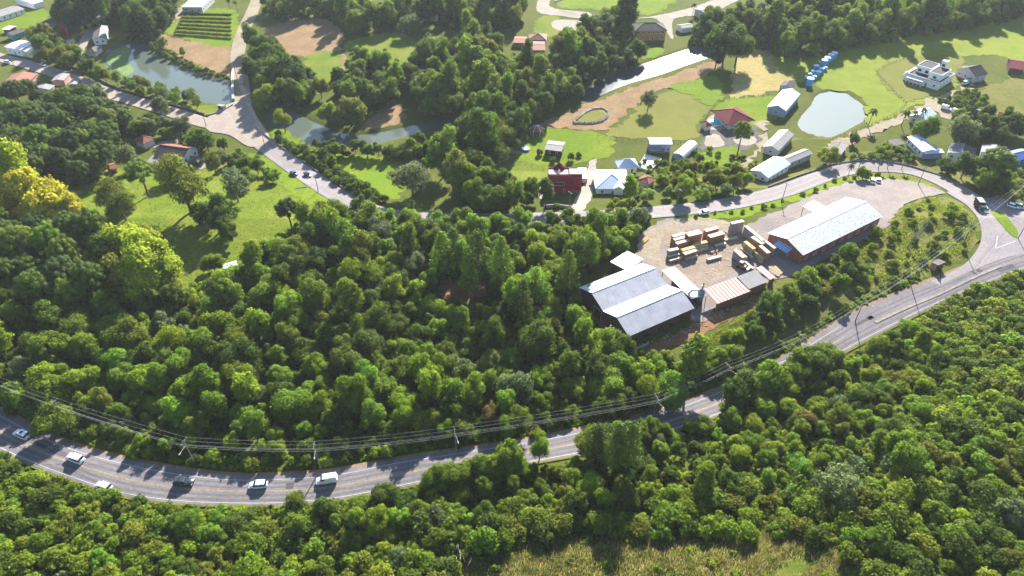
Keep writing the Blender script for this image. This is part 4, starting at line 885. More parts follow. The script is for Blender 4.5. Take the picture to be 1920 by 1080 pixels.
def car(pp, heading_px, kind, pname, col, label, sunroof=False, group='cars on the roads', scale=1.08):
    """pp = middle of the car on the ground in the photograph; heading_px = another place its nose points at"""
    g = G(*pp); h = G(*heading_px); rz = math.atan2(h.y - g.y, h.x - g.x)
    L, Wd, sec, cb = BODY[kind]; pm = paint(pname, col)
    o = thing({'van': 'delivery_van'}.get(kind, 'car'), label, 'van' if kind == 'van' else 'car', (g.x, g.y, g.z + .27), rz, group, scale)
    loft(sec).build('body', pm, o, smooth=True)
    xb0, xt0, xt1, xb1, z0, z1 = cb; hb_, ht = Wd / 2 * .92, Wd / 2 * .74
    B = [(xb0, -hb_, z0), (xb1, -hb_, z0), (xb1, hb_, z0), (xb0, hb_, z0)]; T = [(xt0, -ht, z1), (xt1, -ht, z1), (xt1, ht, z1), (xt0, ht, z1)]
    MB().add([B[1], B[2], T[2], T[1]], [(0, 1, 2, 3)]).build('windscreen', M_GLASS, o)
    MB().add([B[3], B[0], T[0], T[3]], [(0, 1, 2, 3)]).build('rear_window', M_GLASS if kind != 'van' else pm, o)
    for s, (b0, b1, t1, t0) in ((-1, (B[0], B[1], T[1], T[0])), (1, (B[2], B[3], T[3], T[2]))):
        w_ = MB().add([b0, b1, t1, t0], [(0, 1, 2, 3)]).build('side_window', M_GLASS if kind != 'van' else pm, o)
        if kind == 'van':
            MB().box((.75, s * (hb_ + ht) / 2 * 1.005, (z0 + z1) / 2 + .05), (.75, .06, .5)).build('side_window', M_GLASS, o)
        MB().box(((xb0 + xb1) / 2 * .6, s * (hb_ + ht) / 2 * 1.01, (z0 + z1) / 2), (.09, .05, (z1 - z0) * .95)).build('pillar', pm, o)
    rf = MB(); k = .06
    rf.add([(xt0 - k, -ht - k, z1 - .02), (xt1 + k, -ht - k, z1 - .02), (xt1 + k, ht + k, z1 - .02), (xt0 - k, ht + k, z1 - .02),
            (xt0 + .1, -ht + .12, z1 + .06), (xt1 - .1, -ht + .12, z1 + .05), (xt1 - .1, ht - .12, z1 + .05), (xt0 + .1, ht - .12, z1 + .06)],
           [(3, 2, 1, 0), (4, 5, 6, 7), (0, 1, 5, 4), (1, 2, 6, 5), (2, 3, 7, 6), (3, 0, 4, 7)])
    rf.build('roof', pm, o)
    if sunroof: MB().box(((xt0 + xt1) / 2 + .2, 0, z1 + .07), (.75, ht * 1.2, .02)).build('sunroof', M_GLASS, o)
    for sx in (-.31, .30):
        for s in (-1, 1):
            w_ = MB().tube([(sx * L, s * (Wd / 2 - .24), .32), (sx * L, s * (Wd / 2 - .01), .32)], .32, 14).build('wheel', M_TYRE, o)
            MB().tube([(sx * L, s * (Wd / 2 - .03), .32), (sx * L, s * (Wd / 2 + .005), .32)], .19, 10).build('rim', M_RIM, w_)
    for s in (-1, 1):
        MB().box((L / 2 - .12, s * Wd * .34, .62 if kind in ('hatchback', 'sedan') else .78), (.12, .36, .14)).build('headlight', M_LAMPW, o)
        MB().box((-L / 2 + .07, s * Wd * .36, .74 if kind in ('hatchback', 'sedan') else .92), (.08, .26, .2)).build('tail_light', M_LAMPR, o)
        MB().box((xb1 - .25, s * (Wd / 2 + .06), z0 + .02), (.14, .16, .1)).build('mirror', pm, o)
    return o
WHT, SIL, BLK, BLU = (.78, .78, .78), (.48, .50, .53), (.035, .038, .045), (.05, .09, .18)
car((44, 819), (15, 807), 'suv', 'white', WHT, 'white car with dark sunroof driving in the shade of the lower road', True)
car((144, 864), (115, 854), 'suv', 'white', WHT, 'white car second in the line on the lower road')
car((347, 908), (376, 909), 'suv', 'black', BLK, 'dark car on the sunlit lower road')
car((486, 913), (456, 915), 'hatchback', 'pale_blue', (.62, .70, .76), 'pale silver-blue car on the lower road ahead of the white van')
car((614, 904), (584, 909), 'van', 'white', WHT, 'white delivery van on the lower road', group=None)
car((197, 916), (172, 907), 'hatchback', 'white', WHT, 'white car half hidden by the roadside bushes')
car((1319, 402), (1300, 404), 'hatchback', 'white', WHT, 'white car in tree shade on the valley road')
car((551, 328), (534, 315), 'sedan', 'blue_black', BLU, 'dark blue car nearer the meadow on the valley road')
car((577, 331), (594, 344), 'sedan', 'black', BLK, 'black car beside the dark blue one on the valley road')
car((1635, 342), (1634, 330), 'suv', 'white', WHT, 'white car parked closest to the round bush above the yard', group='cars parked by houses')
car((1646, 341), (1645, 329), 'hatchback', 'white', WHT, 'white car parked second from the round bush above the yard', group='cars parked by houses')
car((1845, 397), (1858, 408), 'hatchback', 'white', WHT, 'white car overtaken by the dark truck at the junction')
car((1898, 390), (1912, 393), 'hatchback', 'white', WHT, 'white car parked in the shade at the junction edge', group='cars parked by houses')
car((1910, 391), (1924, 394), 'suv', 'silver', SIL, 'silver car parked at the very edge of the junction', group='cars parked by houses')
car((1773, 206), (1788, 210), 'van', 'white', WHT, 'white van parked nearer the white gabled house', group='cars parked by houses')
car((1793, 214), (1806, 219), 'van', 'white', WHT, 'white van parked under the trees on the farm lane', group='cars parked by houses')
car((1809, 158), (1822, 152), 'suv', 'white', WHT, 'white car parked near the modern villa', group='cars parked by houses')
car((1817, 151), (1826, 147), 'hatchback', 'cyan', (.10, .55, .62), 'turquoise car parked by the grey barn', group='cars parked by houses')
car((14, 119), (0, 116), 'hatchback', 'white', WHT, 'white car on the pale road in the village', group='cars on the roads')
car((82, 124), (96, 130), 'sedan', 'silver', SIL, 'silver car in tree shade on the pale road', group='cars on the roads')
car((148, 165), (162, 160), 'hatchback', 'pink', (.55, .08, .14), 'crimson car parked by the patchwork roofs', group='cars parked by houses')
car((1176, 96), (1190, 95), 'van', 'pale_blue', (.62, .70, .76), 'pale blue van parked below the ochre house', group='cars parked by houses')
def truck(pp, hp, label, cabm, boxm, L=8.0):
    g = G(*pp); h = G(*hp); o = thing('truck', label, 'truck', (g.x, g.y, g.z + .27), math.atan2(h.y - g.y, h.x - g.x))
    MB().box((L / 2 - 1.0, 0, 1.55), (1.9, 2.2, 2.1), 0, .93).build('cab', cabm, o)
    MB().box((L / 2 - .06, 0, 1.95), (.1, 1.9, .8)).build('windscreen', M_GLASS, o)
    MB().box((-1.1, 0, .75), (L - 2.4, 1.0, .35)).build('chassis', M_DARKMETAL, o)
    MB().box((-1.1, 0, 2.1), (L - 2.6, 2.35, 2.3)).build('cargo_box', boxm, o)
    MB().box((-1.1, 0, 3.28), (L - 2.9, 2.1, .06)).build('cargo_roof', TOPM, o)
    for x in (-L / 2 + 1.2, -L / 2 + 2.4, L / 2 - 1.3):
        for s in (-1, 1): MB().tube([(x, s * .8, .5), (x, s * 1.12, .5)], .5, 12).build('wheel', M_TYRE, o)
    for s in (-1, 1): MB().box((L / 2 - .02, s * .8, .9), (.08, .35, .22)).build('headlight', M_LAMPW, o)
truck((1834, 392), (1850, 408), 'dark truck with pale roof turning at the junction', paint('black', BLK), mat('dark_cargo', (.05, .045, .045), .6), 6.5)
truck((459, 117), (457, 150), 'dark red and white truck parked in the shade of the lane', mat('dark_red', (.2, .03, .03), .5), WL_CREAM, 7.0)
# boat-shaped red slide standing in the village
p = G(128, 70); o = thing('red_water_slide', 'upright red slide tower among village trees', 'slide', p, .2)
MB().tube([(0, 0, 0), (-.2, 0, 3), (-1.0, 0, 6.0), (-1.8, 0, 7.2)], [1.1, 1.1, 1.0, .7], 10).build('tube', mat('red_plastic', (.45, .03, .05), .4), o)
MB().tube([(.9, 0, 0), (.6, 0, 6)], .12, 6).build('support', M_GALV, o)
p = G(133, 82); o = thing('caravan', 'cream box trailer parked in the village yard', 'trailer', p, .9)
MB().box((0, 0, 1.5), (5.0, 2.2, 2.2), 0, .96).build('body', WL_CREAM, o); MB().box((0, 0, 2.65), (5.1, 2.3, .12)).build('roof', mat('brown_top', (.25, .17, .13), .7), o)
for s in (-1, 1): MB().tube([(0, s * .8, .4), (0, s * 1.1, .4)], .4, 10).build('wheel', M_TYRE, o)
# motorcycle with rider on the wide road
g = G(1760, 523); mo = thing('motorcycle', 'dark motorcycle on the wide road near the bus shelter', 'motorcycle', (g.x, g.y, g.z + .27), math.atan2(-.5, -.8))
MB().tube([(-.5, 0, .75), (0, 0, .72), (.4, 0, .85)], [.16, .22, .14], 8).build('body', paint('black', BLK), mo)
for x in (-.65, .65): MB().tube([(x, -.06, .32), (x, .06, .32)], .32, 14).build('wheel', M_TYRE, mo)
MB().tube([(.65, 0, .32), (.45, 0, 1.0)], .05, 6).tube([(.42, -.35, 1.05), (.42, .35, 1.05)], .03, 6).build('fork', M_GALV, mo)
def person(name, label, loc, rz, joints, edges, rad, m, cat='person'):
    me = bpy.data.meshes.new(name); me.from_pydata(joints, edges, []); o = bpy.data.objects.new(name, me); COL.objects.link(o)
    o.location = loc; o.rotation_euler = (0, 0, rz); me.materials.append(m)
    sk = o.modifiers.new('skin', 'SKIN'); 
    for i, v in enumerate(me.skin_vertices[0].data): v.radius = (rad[i], rad[i]); v.use_root = (i == 0)
    o.modifiers.new('sub', 'SUBSURF').levels = 1
    return tag(o, label, cat)
J = [(-.15, 0, .95), (-.1, 0, 1.2), (0, 0, 1.42), (.04, 0, 1.55), (.06, 0, 1.72), (-.02, .19, 1.40), (.2, .26, 1.2), (.4, .3, 1.08), (-.02, -.19, 1.40), (.2, -.26, 1.2), (.4, -.3, 1.08),
     (.25, .17, .9), (.12, .2, .5), (.22, .2, .42), (.25, -.17, .9), (.12, -.2, .5), (.22, -.2, .42)]
E = [(0, 1), (1, 2), (2, 3), (3, 4), (2, 5), (5, 6), (6, 7), (2, 8), (8, 9), (9, 10), (0, 11), (11, 12), (12, 13), (0, 14), (14, 15), (15, 16)]
person('person', 'rider in dark jacket and helmet on the motorcycle', (g.x, g.y, g.z + .27), math.atan2(-.5, -.8), J, E,
       [.15, .15, .14, .07, .13, .075, .055, .045, .075, .055, .045, .09, .06, .05, .09, .06, .05], mat('dark_cloth', (.05, .055, .07), .8))

# ------------------------------------------------------------------ power poles and wires
def pole(base, h, label, arm=None, lamp=None, kind='power_pole', cat='power pole', r=.17, group='power poles along the roads'):
    o = thing(kind, label, cat, base, arm if arm is not None else 0, group)
    MB().tube([(0, 0, -.5), (0, 0, h)], [r, r * .62], 8).build('shaft', M_WOODPOLE if r < .2 else M_CONC, o)
    if arm is not None:
        a = MB().box((0, 0, h - .35), (.14, 2.3, .14)).build('crossarm', M_WOODPOLE, o)
        for s in (-1, -.35, .35, 1): MB().lathe([(.06, h - .28), (.09, h - .16), (.04, h - .04)], 6, (0, s * 1.05, 0)).build('insulator', M_GALV, o)
    if lamp:
        l = MB().tube([(0, 0, h - 1.6), (lamp * .9, 0, h - .9), (lamp * 2.3, 0, h - .7)], .06, 6).build('lamp_arm', M_GALV, o)
        MB().box((lamp * 2.6, 0, h - .72), (.75, .28, .14)).build('lamp_head', M_GALV, o)
    return o
TOPS = [(-60, 690), (100, 752), (344, 826), (588, 834), (852, 806), (1232, 744), (1366, 684), (1503, 628), (1622, 560), (1728, 494), (1826, 418), (1935, 330)]
TH = 9.6
WHERE = ['beside the shaded bend at the road start', 'beside the pale tangled branches', 'near the dark car', 'near the white van', 'where the road enters tree shade', 'at the corner of the wooded lot', 'with lamp arm above the road gap', 'with lamp arm beside the shaded road', 'where the road opens out', 'near the bus shelter', 'at the tip of the scrub wedge', 'beyond the traffic island']
tops = [G(px, py, TH) for px, py in TOPS]; roots = []
for i, t in enumerate(tops):
    a, b = tops[max(i - 1, 0)], tops[min(i + 1, len(tops) - 1)]; rz = math.atan2(b.y - a.y, b.x - a.x)
    base = (t.x, t.y, t.z - TH)
    pole(base, TH, 'tall lower-road power pole ' + WHERE[i], rz)
    roots.append((t, rz))
    if 1 < i < 9:
        la = MB().tube([(0, 0, TH - 2.0), (.25, -1.0, TH - 1.4), (.4, -2.6, TH - 1.2)], .04, 6).build('lamp_arm', M_CONC, bpy.data.objects[[k.name for k in bpy.data.objects if k.name.startswith('power_pole')][-1]])
        MB().box((.45, -2.9, TH - 1.22), (.24, .6, .12)).build('lamp_head', M_CONC, la)
def wire(pts, label, r=.017, sag=.55, group='wires along the roads'):
    b = MB(); L = []
    for i in range(len(pts) - 1):
        A, B = Vector(pts[i]), Vector(pts[i + 1])
        for k in range(8):
            t = k / 8; p_ = A.lerp(B, t); p_.z -= sag * 4 * t * (1 - t); L.append(p_)
    L.append(Vector(pts[-1])); b.tube(L, r, 5); return tag(b.build('power_wire', M_WIRE), label, 'wire', group)
for off, dz, nm in ((-1.05, -.05, 'outer high wire on the road side along the lower road'), (.0, -.05, 'middle high wire along the lower road'), (1.05, -.05, 'outer high wire on the woods side along the lower road'), (-.25, -1.5, 'upper cable below the crossarms along the lower road'), (-.3, -2.1, 'lowest cable along the lower road')):
    wire([(t.x - math.sin(rz) * off, t.y + math.cos(rz) * off, t.z + dz) for t, rz in roots], nm, .015 if dz > -1 else .02)
UB = [((597, 360), 8, 'by the valley road opposite the meadow'), ((497, 275), 8, 'by the valley road below the pond junction'), ((387, 237), 8, 'at the pond junction'), ((1269, 388), 8, 'in tree shade by the valley road'),
      ((1465, 380), 9, 'above the yard verge on the valley road'), ((1606, 326), 9, 'by the flat bend of the valley road'), ((1721, 347), 9, 'on the grassy point near the road bend'), ((1908, 448), 7, 'on the traffic island'), ((30, 130), 7, 'beside the white car in the village'), ((445, 150), 7, 'at the pond dam'), ((1067, 393), 8, 'at the driveway of the maroon house')]
ups = []
for (px, py), h, w in UB:
    g = G(px, py); pole(g, h, 'power pole ' + w, .6, group='power poles along the roads'); ups.append((g, h))
def up(i, o_=0.0, d=0.0): return (ups[i][0].x + o_ * .5, ups[i][0].y + o_, ups[i][0].z + ups[i][1] - .05 + d)
for k, nm in ((-.9, 'near'), (0, 'middle'), (.9, 'far')):
    wire([up(9, k), up(1, k), up(0, k)], nm + ' wire over the valley road beside the meadow', .017)
    wire([up(10, k), up(3, k), up(4, k), up(5, k), up(6, k)], nm + ' wire over the valley road past the sawmill', .017)

# ------------------------------------------------------------------ pools, tanks, ring of stones, walls, fences
M_POOL = water_mat('pool_water', (.10, .52, .60), .08, .05)
def pool(pp, label):
    w = smooth_line(wpoly(pp), 1.0, closed=True); c = np.mean(w, 0); z = float(hb(c[1])) + .3
    o = thing('swimming_pool', label, 'pool', (0, 0, 0))
    n = len(w); inn = [(p[0], p[1]) for p in w]; out = [tuple(c + (np.array(p) - c) * (1 + .5 / max(1, np.hypot(*(np.array(p) - c))))) for p in w]
    MB().add([(x, y, z + .1) for x, y in inn] + [(x, y, z + .1) for x, y in out] + [(x, y, z - .3) for x, y in out], [(i, (i + 1) % n, n + (i + 1) % n, n + i) for i in range(n)] + [(n + i, n + (i + 1) % n, 2 * n + (i + 1) % n, 2 * n + i) for i in range(n)]).build('coping', WL_WHITE, o)
    MB().add([(x, y, z) for x, y in inn], [tuple(range(n))]).build('water', M_POOL, o)
pool([(1014, 363), (1015, 354), (1024, 353), (1023, 362)], 'small turquoise pool beside the maroon house')
pool([(1211, 312), (1214, 303), (1222, 306), (1218, 314)], 'turquoise pool on the white terrace of the villa')
pool([(1328, 236), (1330, 228), (1345, 226), (1352, 230), (1350, 236)], 'turquoise pool beside the maroon-roofed house')
tr = [G(*p) for p in ((1210, 292), (1240, 300), (1219, 323), (1195, 315))]
ter = thing('pool_terrace', 'white walled pool terrace behind the hipped villa', 'terrace', (0, 0, 0))
MB().slab([(p.x, p.y, p.z + .28) for p in tr], .4).build('paving', WL_WHITE, ter)
for i in range(4):
    a, b = tr[i], tr[(i + 1) % 4]; d = b - a; MB().box(((a.x + b.x) / 2, (a.y + b.y) / 2, a.z + .4), (d.length, .2, .9), math.atan2(d.y, d.x)).build('parapet', WL_CREAM, ter)
M_TANK = mat('blue_tank', (.06, .30, .62), .4, var=.12); M_TLID = mat('tank_lid', (.56, .66, .74), .45, var=.1)
g4 = lambda x, y: (1440 + x / 4, y / 4)
TK = [((486, 440), 1.5, 'farthest up the slope, large'), ((462, 455), 1.5, 'second from the upper end'), ((436, 478), 1.5, 'third from the upper end'), ((410, 500), 1.6, 'fourth from the upper end'), ((425, 528), 1.0, 'small, beside the fourth'), ((357, 520), 1.3, 'standing apart on the barn side'), ((396, 540), 1.2, 'in the middle of the cluster'), ((372, 565), 1.3, 'at the lower pasture side'), ((335, 555), 1.0, 'small, among the lower cluster'), ((345, 595), 1.0, 'small, lowest of the cluster'), ((312, 575), .9, 'small, nearest the barn'), ((285, 592), .8, 'smallest, at the low end'), ((306, 640), 1.6, 'tall, alone in front of the others')]
for pp, r, w in TK:
    r *= 1.15; g = G(*g4(*pp)); o = thing('water_tank', 'blue plastic water tank ' + w, 'water tank', g, 0, 'blue water tanks on the pasture'); hh = r * (1.5 if r < 1.6 else 2.1)
    MB().lathe([(r * .86, -.1), (r, hh * .95), (r * 1.04, hh)], 16).build('body', M_TANK, o); MB().lathe([(r * 1.05, hh), (r * 1.02, hh + .12), (r * .45, hh + .42), (r * .4, hh + .5)], 16).build('lid', M_TLID, o)
M_ROCK = mat('field_stone', (.36, .33, .29), .9, var=.4, scale=1.5, bump=.5, bscale=3)
def rock(seed, r):
    bm = bmesh.new(); bmesh.ops.create_icosphere(bm, subdivisions=1, radius=r); rr = random.Random(seed)
    for v in bm.verts: v.co *= rr.uniform(.7, 1.2); v.co.z *= .75
    me = bpy.data.meshes.new('stone'); bm.to_mesh(me); bm.free(); me.materials.append(M_ROCK); return me
ROCKS = [rock(i, .55) for i in range(5)]
ring = wpoly([(1076, 231), (1086, 220), (1102, 209), (1118, 204), (1132, 205), (1140, 211), (1138, 220), (1128, 228), (1110, 232), (1092, 232)]); ringl = smooth_line(ring, .85, closed=True)
rt = thing('stone_ring', 'ring of field stones on the bare river bank', 'stone ring', (0, 0, 0))
for i, p in enumerate(ringl):
    o = obj('stone', ROCKS[i % 5], rt, (p[0], p[1], float(hb(p[1])) + .35), i * 1.3); o.scale = (1.5, 1.5, 2.3 if p[1] < np.mean(ringl, 0)[1] else 1.5)
patch('ring_grass', [(1084, 228), (1098, 214), (1120, 208), (1134, 212), (1126, 224), (1106, 229)], M_OLIVE, .235, jit=.2)
def wall_line(pp, h, t, m, name, label, cat, dz=0.0):
    w = smooth_line(wpoly(pp), 3.0); root = thing(name, label, cat, (0, 0, 0)); b = MB()
    for i in range(len(w) - 1):
        a, c = w[i], w[i + 1]; d = c - a; z0, z1 = float(H(*a)), float(H(*c)); n = np.array([-d[1], d[0]]) / (np.hypot(*d) + 1e-9) * t / 2
        lo = min(z0, z1) - .3
        V = [(a[0] - n[0], a[1] - n[1], lo), (c[0] - n[0], c[1] - n[1], lo), (c[0] + n[0], c[1] + n[1], lo), (a[0] + n[0], a[1] + n[1], lo)]
        T = [(a[0] - n[0], a[1] - n[1], z0 + h), (c[0] - n[0], c[1] - n[1], z1 + h), (c[0] + n[0], c[1] + n[1], z1 + h), (a[0] + n[0], a[1] + n[1], z0 + h)]
        b.add(V + T, [(4, 5, 6, 7), (0, 1, 5, 4), (2, 3, 7, 6), (1, 2, 6, 5), (3, 0, 4, 7)])
    b.build('coursework', m, root); return root
M_WALLB = mat('mossy_wall', (.17, .15, .13), .9, var=.4, scale=.8)
wall_line([(1440, 352), (1500, 330), (1560, 310), (1620, 303), (1690, 309), (1755, 328), (1800, 348)], .8, .35, M_WALLB, 'roadside_wall', 'low dark wall on the outer side of the valley road bend', 'wall')
wall_line([(480, 240), (520, 272), (580, 312), (650, 358), (690, 382)], .9, .3, M_WALLB, 'roadside_wall', 'low dark wall beside the valley road below the river bend', 'wall')
wall_line([(60, 100), (150, 132), (215, 164), (290, 188), (385, 216)], 1.0, .4, M_WALLB, 'pond_wall', 'low brown wall between the pale road and the pond', 'wall')
wall_line([(438, 128), (436, 150), (437, 170), (438, 188)], 1.0, 1.2, M_CONC, 'pond_dam', 'concrete dam wall at the end of the pond', 'dam')
wall_line([(384, 218), (410, 212), (437, 198)], .9, .3, M_CONC, 'pond_parapet', 'pale parapet at the pond corner by the junction', 'wall')
wall_line([(1640, 606), (1700, 578), (1760, 553), (1820, 524), (1876, 500)], .4, .9, mat('median_concrete', (.23, .20, .17), .9, var=.3), 'median_strip', 'raised concrete median on the wide road', 'median')
wall_line([(1182, 660), (1215, 645)], .5, .4, M_CONC, 'retaining_kerb', 'short concrete kerb below the sawmill hall', 'kerb')
wall_line([(1020, 390), (1045, 388), (1068, 392)], 1.4, .25, WL_GREY, 'front_wall', 'grey front wall of the maroon house plot', 'wall')
wall_line([(1040, 4), (1060, -2)], 1.0, .3, WL_WHITE, 'villa_wall', 'pale wall at the far courtyard', 'wall')
def fence(pp, step, label, h=1.2):
    w = smooth_line(wpoly(pp), step); root = thing('fence', label, 'fence', (0, 0, 0)); zz = [float(H(*p)) for p in w]
    for p, z in zip(w, zz): MB().box((p[0], p[1], z + h / 2 - .15), (.14, .14, h + .3)).build('post', M_WOODPOLE, root)
    for f in (.45, .9):
        b = MB(); b.tube([(p[0], p[1], z + h * f) for p, z in zip(w, zz)], .03, 4); b.build('rail', M_WOODPOLE, root)
fence([(1644, 138), (1665, 160), (1698, 194)], 2.6, 'post fence along the villa lawn, facing the round pond')
fence([(1644, 134), (1680, 116), (1712, 106)], 2.6, 'post fence along the upper edge of the villa lawn')
fence([(1560, 262), (1620, 240), (1680, 212), (1698, 196)], 2.8, 'post fence between the farm lane and pasture')
fence([(1348, 188), (1395, 182), (1440, 178)], 2.6, 'post fence behind the maroon-roofed house')
fence([(1345, 192), (1330, 210), (1318, 232)], 2.4, 'dark fence beside the turquoise pool courtyard', 1.6)
fence([(1120, 256), (1180, 264), (1240, 268), (1300, 266)], 2.8, 'wooden fence along the mown field')
fence([(925, 312), (975, 306), (1020, 318)], 2.8, 'wire fence across the pale lawn')
fence([(1050, 22), (1080, 28), (1110, 32)], 2.4, 'light railing beside the far courtyard')
def scraps(label, poly, n, seed):
    rr = np.random.default_rng(seed); V = []; F = []; b = MB(); xs = [p[0] for p in poly]; ys = [p[1] for p in poly]; k = 0
    while k < n:
        x, y = rr.uniform(min(xs), max(xs)), rr.uniform(min(ys), max(ys))
        if not inpoly(np.array([x]), np.array([y]), poly)[0]: continue
        g = G(x, y); b.box((g.x, g.y, g.z + .30), (rr.uniform(.6, 2.6), rr.uniform(.12, .3), .1), rr.uniform(0, 3.1)); k += 1
    o = b.build('wood_scraps', TB[0]); o['kind'] = 'stuff'; o['label'] = label
scraps('loose boards and offcuts strewn over the timber yard', [(1245, 480), (1250, 440), (1330, 425), (1420, 430), (1460, 480), (1440, 515), (1380, 505), (1300, 520)], 110, 11)
# trampoline, logs, bits of garden
p = G(985, 281); o = thing('trampoline', 'round blue trampoline on the lawn', 'trampoline', p)
MB().lathe([(2.0, .8), (2.0, .9), (1.6, .92), (1.6, .82)], 18).build('pad', mat('blue_pad', (.08, .25, .55), .6), o); MB().lathe([(1.58, .85), (1.56, .86)], 18).build('bed', mat('tramp_bed', (.45, .55, .65), .6), o)
for k in range(6): MB().tube([(1.9 * math.cos(k), 1.9 * math.sin(k), -.2), (1.9 * math.cos(k), 1.9 * math.sin(k), .85)], .06, 6).build('leg', M_GALV, o)
def logs(pp, n, L, rz, label):
    g = G(*pp); o = thing('log_pile', label, 'log pile', g, rz); 
    for i in range(n): MB().tube([(-L / 2, i * .5 - n * .25, .25), (L / 2 * random.uniform(.8, 1), i * .5 - n * .25 + random.uniform(-.2, .2), .25)], [.26, .2], 8).build('log', M_PALEBARK, o)
logs((968, 286), 5, 6, -.1, 'felled pale logs on the lawn by the trampoline')
logs((142, 360), 3, 7, -.25, 'long felled logs on the meadow')
logs((565, 352), 2, 5, .3, 'short logs beside the valley road')
# rubble: pale stones on the slope under the sawmill, reddish rocks in the near scrub
def rubble(name, label, poly, n, smin, smax, m, seed):
    rr = np.random.default_rng(seed); xs = [p[0] for p in poly]; ys = [p[1] for p in poly]; V = []; T = []; k = 0
    base = [v.co.copy() for v in ROCKS[seed % 5].vertices]; fs = [tuple(p.vertices) for p in ROCKS[seed % 5].polygons]
    while k < n:
        x, y = rr.uniform(min(xs), max(xs)), rr.uniform(min(ys), max(ys))
        if not inpoly(np.array([x]), np.array([y]), poly)[0]: continue
        g = G(x, y); s = rr.uniform(smin, smax); a = rr.uniform(0, 6); b = len(V)
        V += [(g.x + s * (v.x * math.cos(a) - v.y * math.sin(a)), g.y + s * (v.x * math.sin(a) + v.y * math.cos(a)), g.z + s * v.z + .05) for v in base]; T += [tuple(b + i for i in f) for f in fs]; k += 1
    o = obj(name, np_mesh(name, V, [], T, [m])); o['kind'] = 'stuff'; o['label'] = label
rubble('rubble', 'pale rubble on the earth bank below the sawmill', [(1185, 652), (1260, 622), (1330, 590), (1440, 548), (1440, 556), (1340, 605), (1260, 640), (1190, 660)], 110, .3, .9, mat('pale_rubble', (.33, .27, .21), .9, var=.35), 3)
rubble('rocks', 'reddish rocks showing through the scrub at the lower edge', [(265, 1068), (300, 1060), (420, 1062), (440, 1085), (270, 1090)], 60, 1.0, 2.2, mat('red_rock', (.36, .22, .17), .9, var=.4, scale=1.0, bump=.5), 4)
# ------------------------------------------------------------------ plants: shapes
ICO_V = None
def ico():
    global ICO_V
    if ICO_V is None:
        bm = bmesh.new(); bmesh.ops.create_icosphere(bm, subdivisions=1, radius=1)
        ICO_V = (np.array([v.co[:] for v in bm.verts]), np.array([[v.index for v in f.verts] for f in bm.faces])); bm.free()
    return ICO_V
def leafy(lobes, dens, ls, rng, up=.0, core=.84, wob=.10, under=.35, droop=0.0):
    """lobes n x 4 (x, y, z, r): diamond leaves all over the outside of the lobes, a rough core inside each"""
    lobes = np.asarray(lobes, float); V = []; Qd = []; T = []; nv = 0
    iv, it = ico()
    for x, y, z, r in lobes:
        n = max(8, int(dens * 4 * math.pi * r * r)); i = np.arange(n) + rng.random()
        ph = np.arccos(1 - 2 * (i % n + .0) / n); th = i * 2.39996 + rng.random() * 6
        d = np.stack([np.sin(ph) * np.cos(th), np.sin(ph) * np.sin(th), np.cos(ph)], -1)
        c = np.array([x, y, z]) + d * r * (1 + rng.normal(0, wob, (n, 1)))
        k = (d[:, 2] > -.35) | (rng.random(n) < under)
        dist = np.linalg.norm(c[:, None] - lobes[None, :, :3], axis=2) / lobes[None, :, 3]
        k &= (dist < .80).sum(1) == 0
        c, d = c[k], d[k]; n = len(c)
        if n:
            nn = d + rng.normal(0, .42, (n, 3)) + np.array([0, 0, up]); nn /= np.linalg.norm(nn, axis=1, keepdims=True)
            a = np.cross(nn, rng.normal(0, 1, (n, 3)) + np.array([0, 0, droop])); a /= np.linalg.norm(a, axis=1, keepdims=True) + 1e-9
            b = np.cross(nn, a); s = ls * rng.uniform(.65, 1.4, (n, 1))
            q4_ = np.stack([c + a * s, c + b * s * .68, c - a * s, c - b * s * .68], 1)
            V.append(q4_.reshape(-1, 3)); Qd.append(np.arange(n * 4).reshape(-1, 4) + nv); nv += n * 4
        if core:
            w = iv * (core * r * rng.uniform(.85, 1.05, (len(iv), 1))) + np.array([x, y, z]); V.append(w); T.append(it + nv); nv += len(iv)
    return np.concatenate(V), (np.concatenate(Qd) if Qd else np.zeros((0, 4), int)), (np.concatenate(T) if T else np.zeros((0, 3), int))
def dome_lobes(rng, R, zb, zt, n, lr, fill=.25):
    """lobes spread over a rounded, uneven crown"""
    out = []; off = rng.uniform(0, 6); ns = 1 if n < 12 else rng.integers(2, 4); subs = []
    for k in range(ns):
        a = off + k * 6.283 / ns + rng.normal(0, .3); d_ = 0 if ns == 1 else R * rng.uniform(.26, .42); f = 1 if ns == 1 else rng.uniform(.62, .82)
        t_ = zt * (1 if k == 0 else rng.uniform(.74, .98)); subs.append((math.cos(a) * d_, math.sin(a) * d_, f, zb, t_))
    R0 = R
    for i in range(n):
        ox, oy, f, zb, zt_ = subs[i % ns]; R = R0 * f; cz, hz = (zb + zt_) / 2, (zt_ - zb) / 2
        t = (i + .5) / n; zz = 1 - 1.55 * t; rr = math.sqrt(max(0, 1 - zz * zz)) if abs(zz) < 1 else .2
        a = off + i * 2.39996 + rng.normal(0, .25); k = rng.uniform(.72, 1.06)
        r = lr * rng.uniform(.6, 1.3)
        out.append((ox + math.cos(a) * rr * (R - r * .6) * k, oy + math.sin(a) * rr * (R - r * .6) * k, cz + zz * (hz - r * .5) * rng.uniform(.85, 1.1), r))
    for ox, oy, f, zb, zt_ in subs: out.append((ox, oy, (zb + zt_) / 2, min(R0 * f, (zt_ - zb) / 2) * .6))
    return out
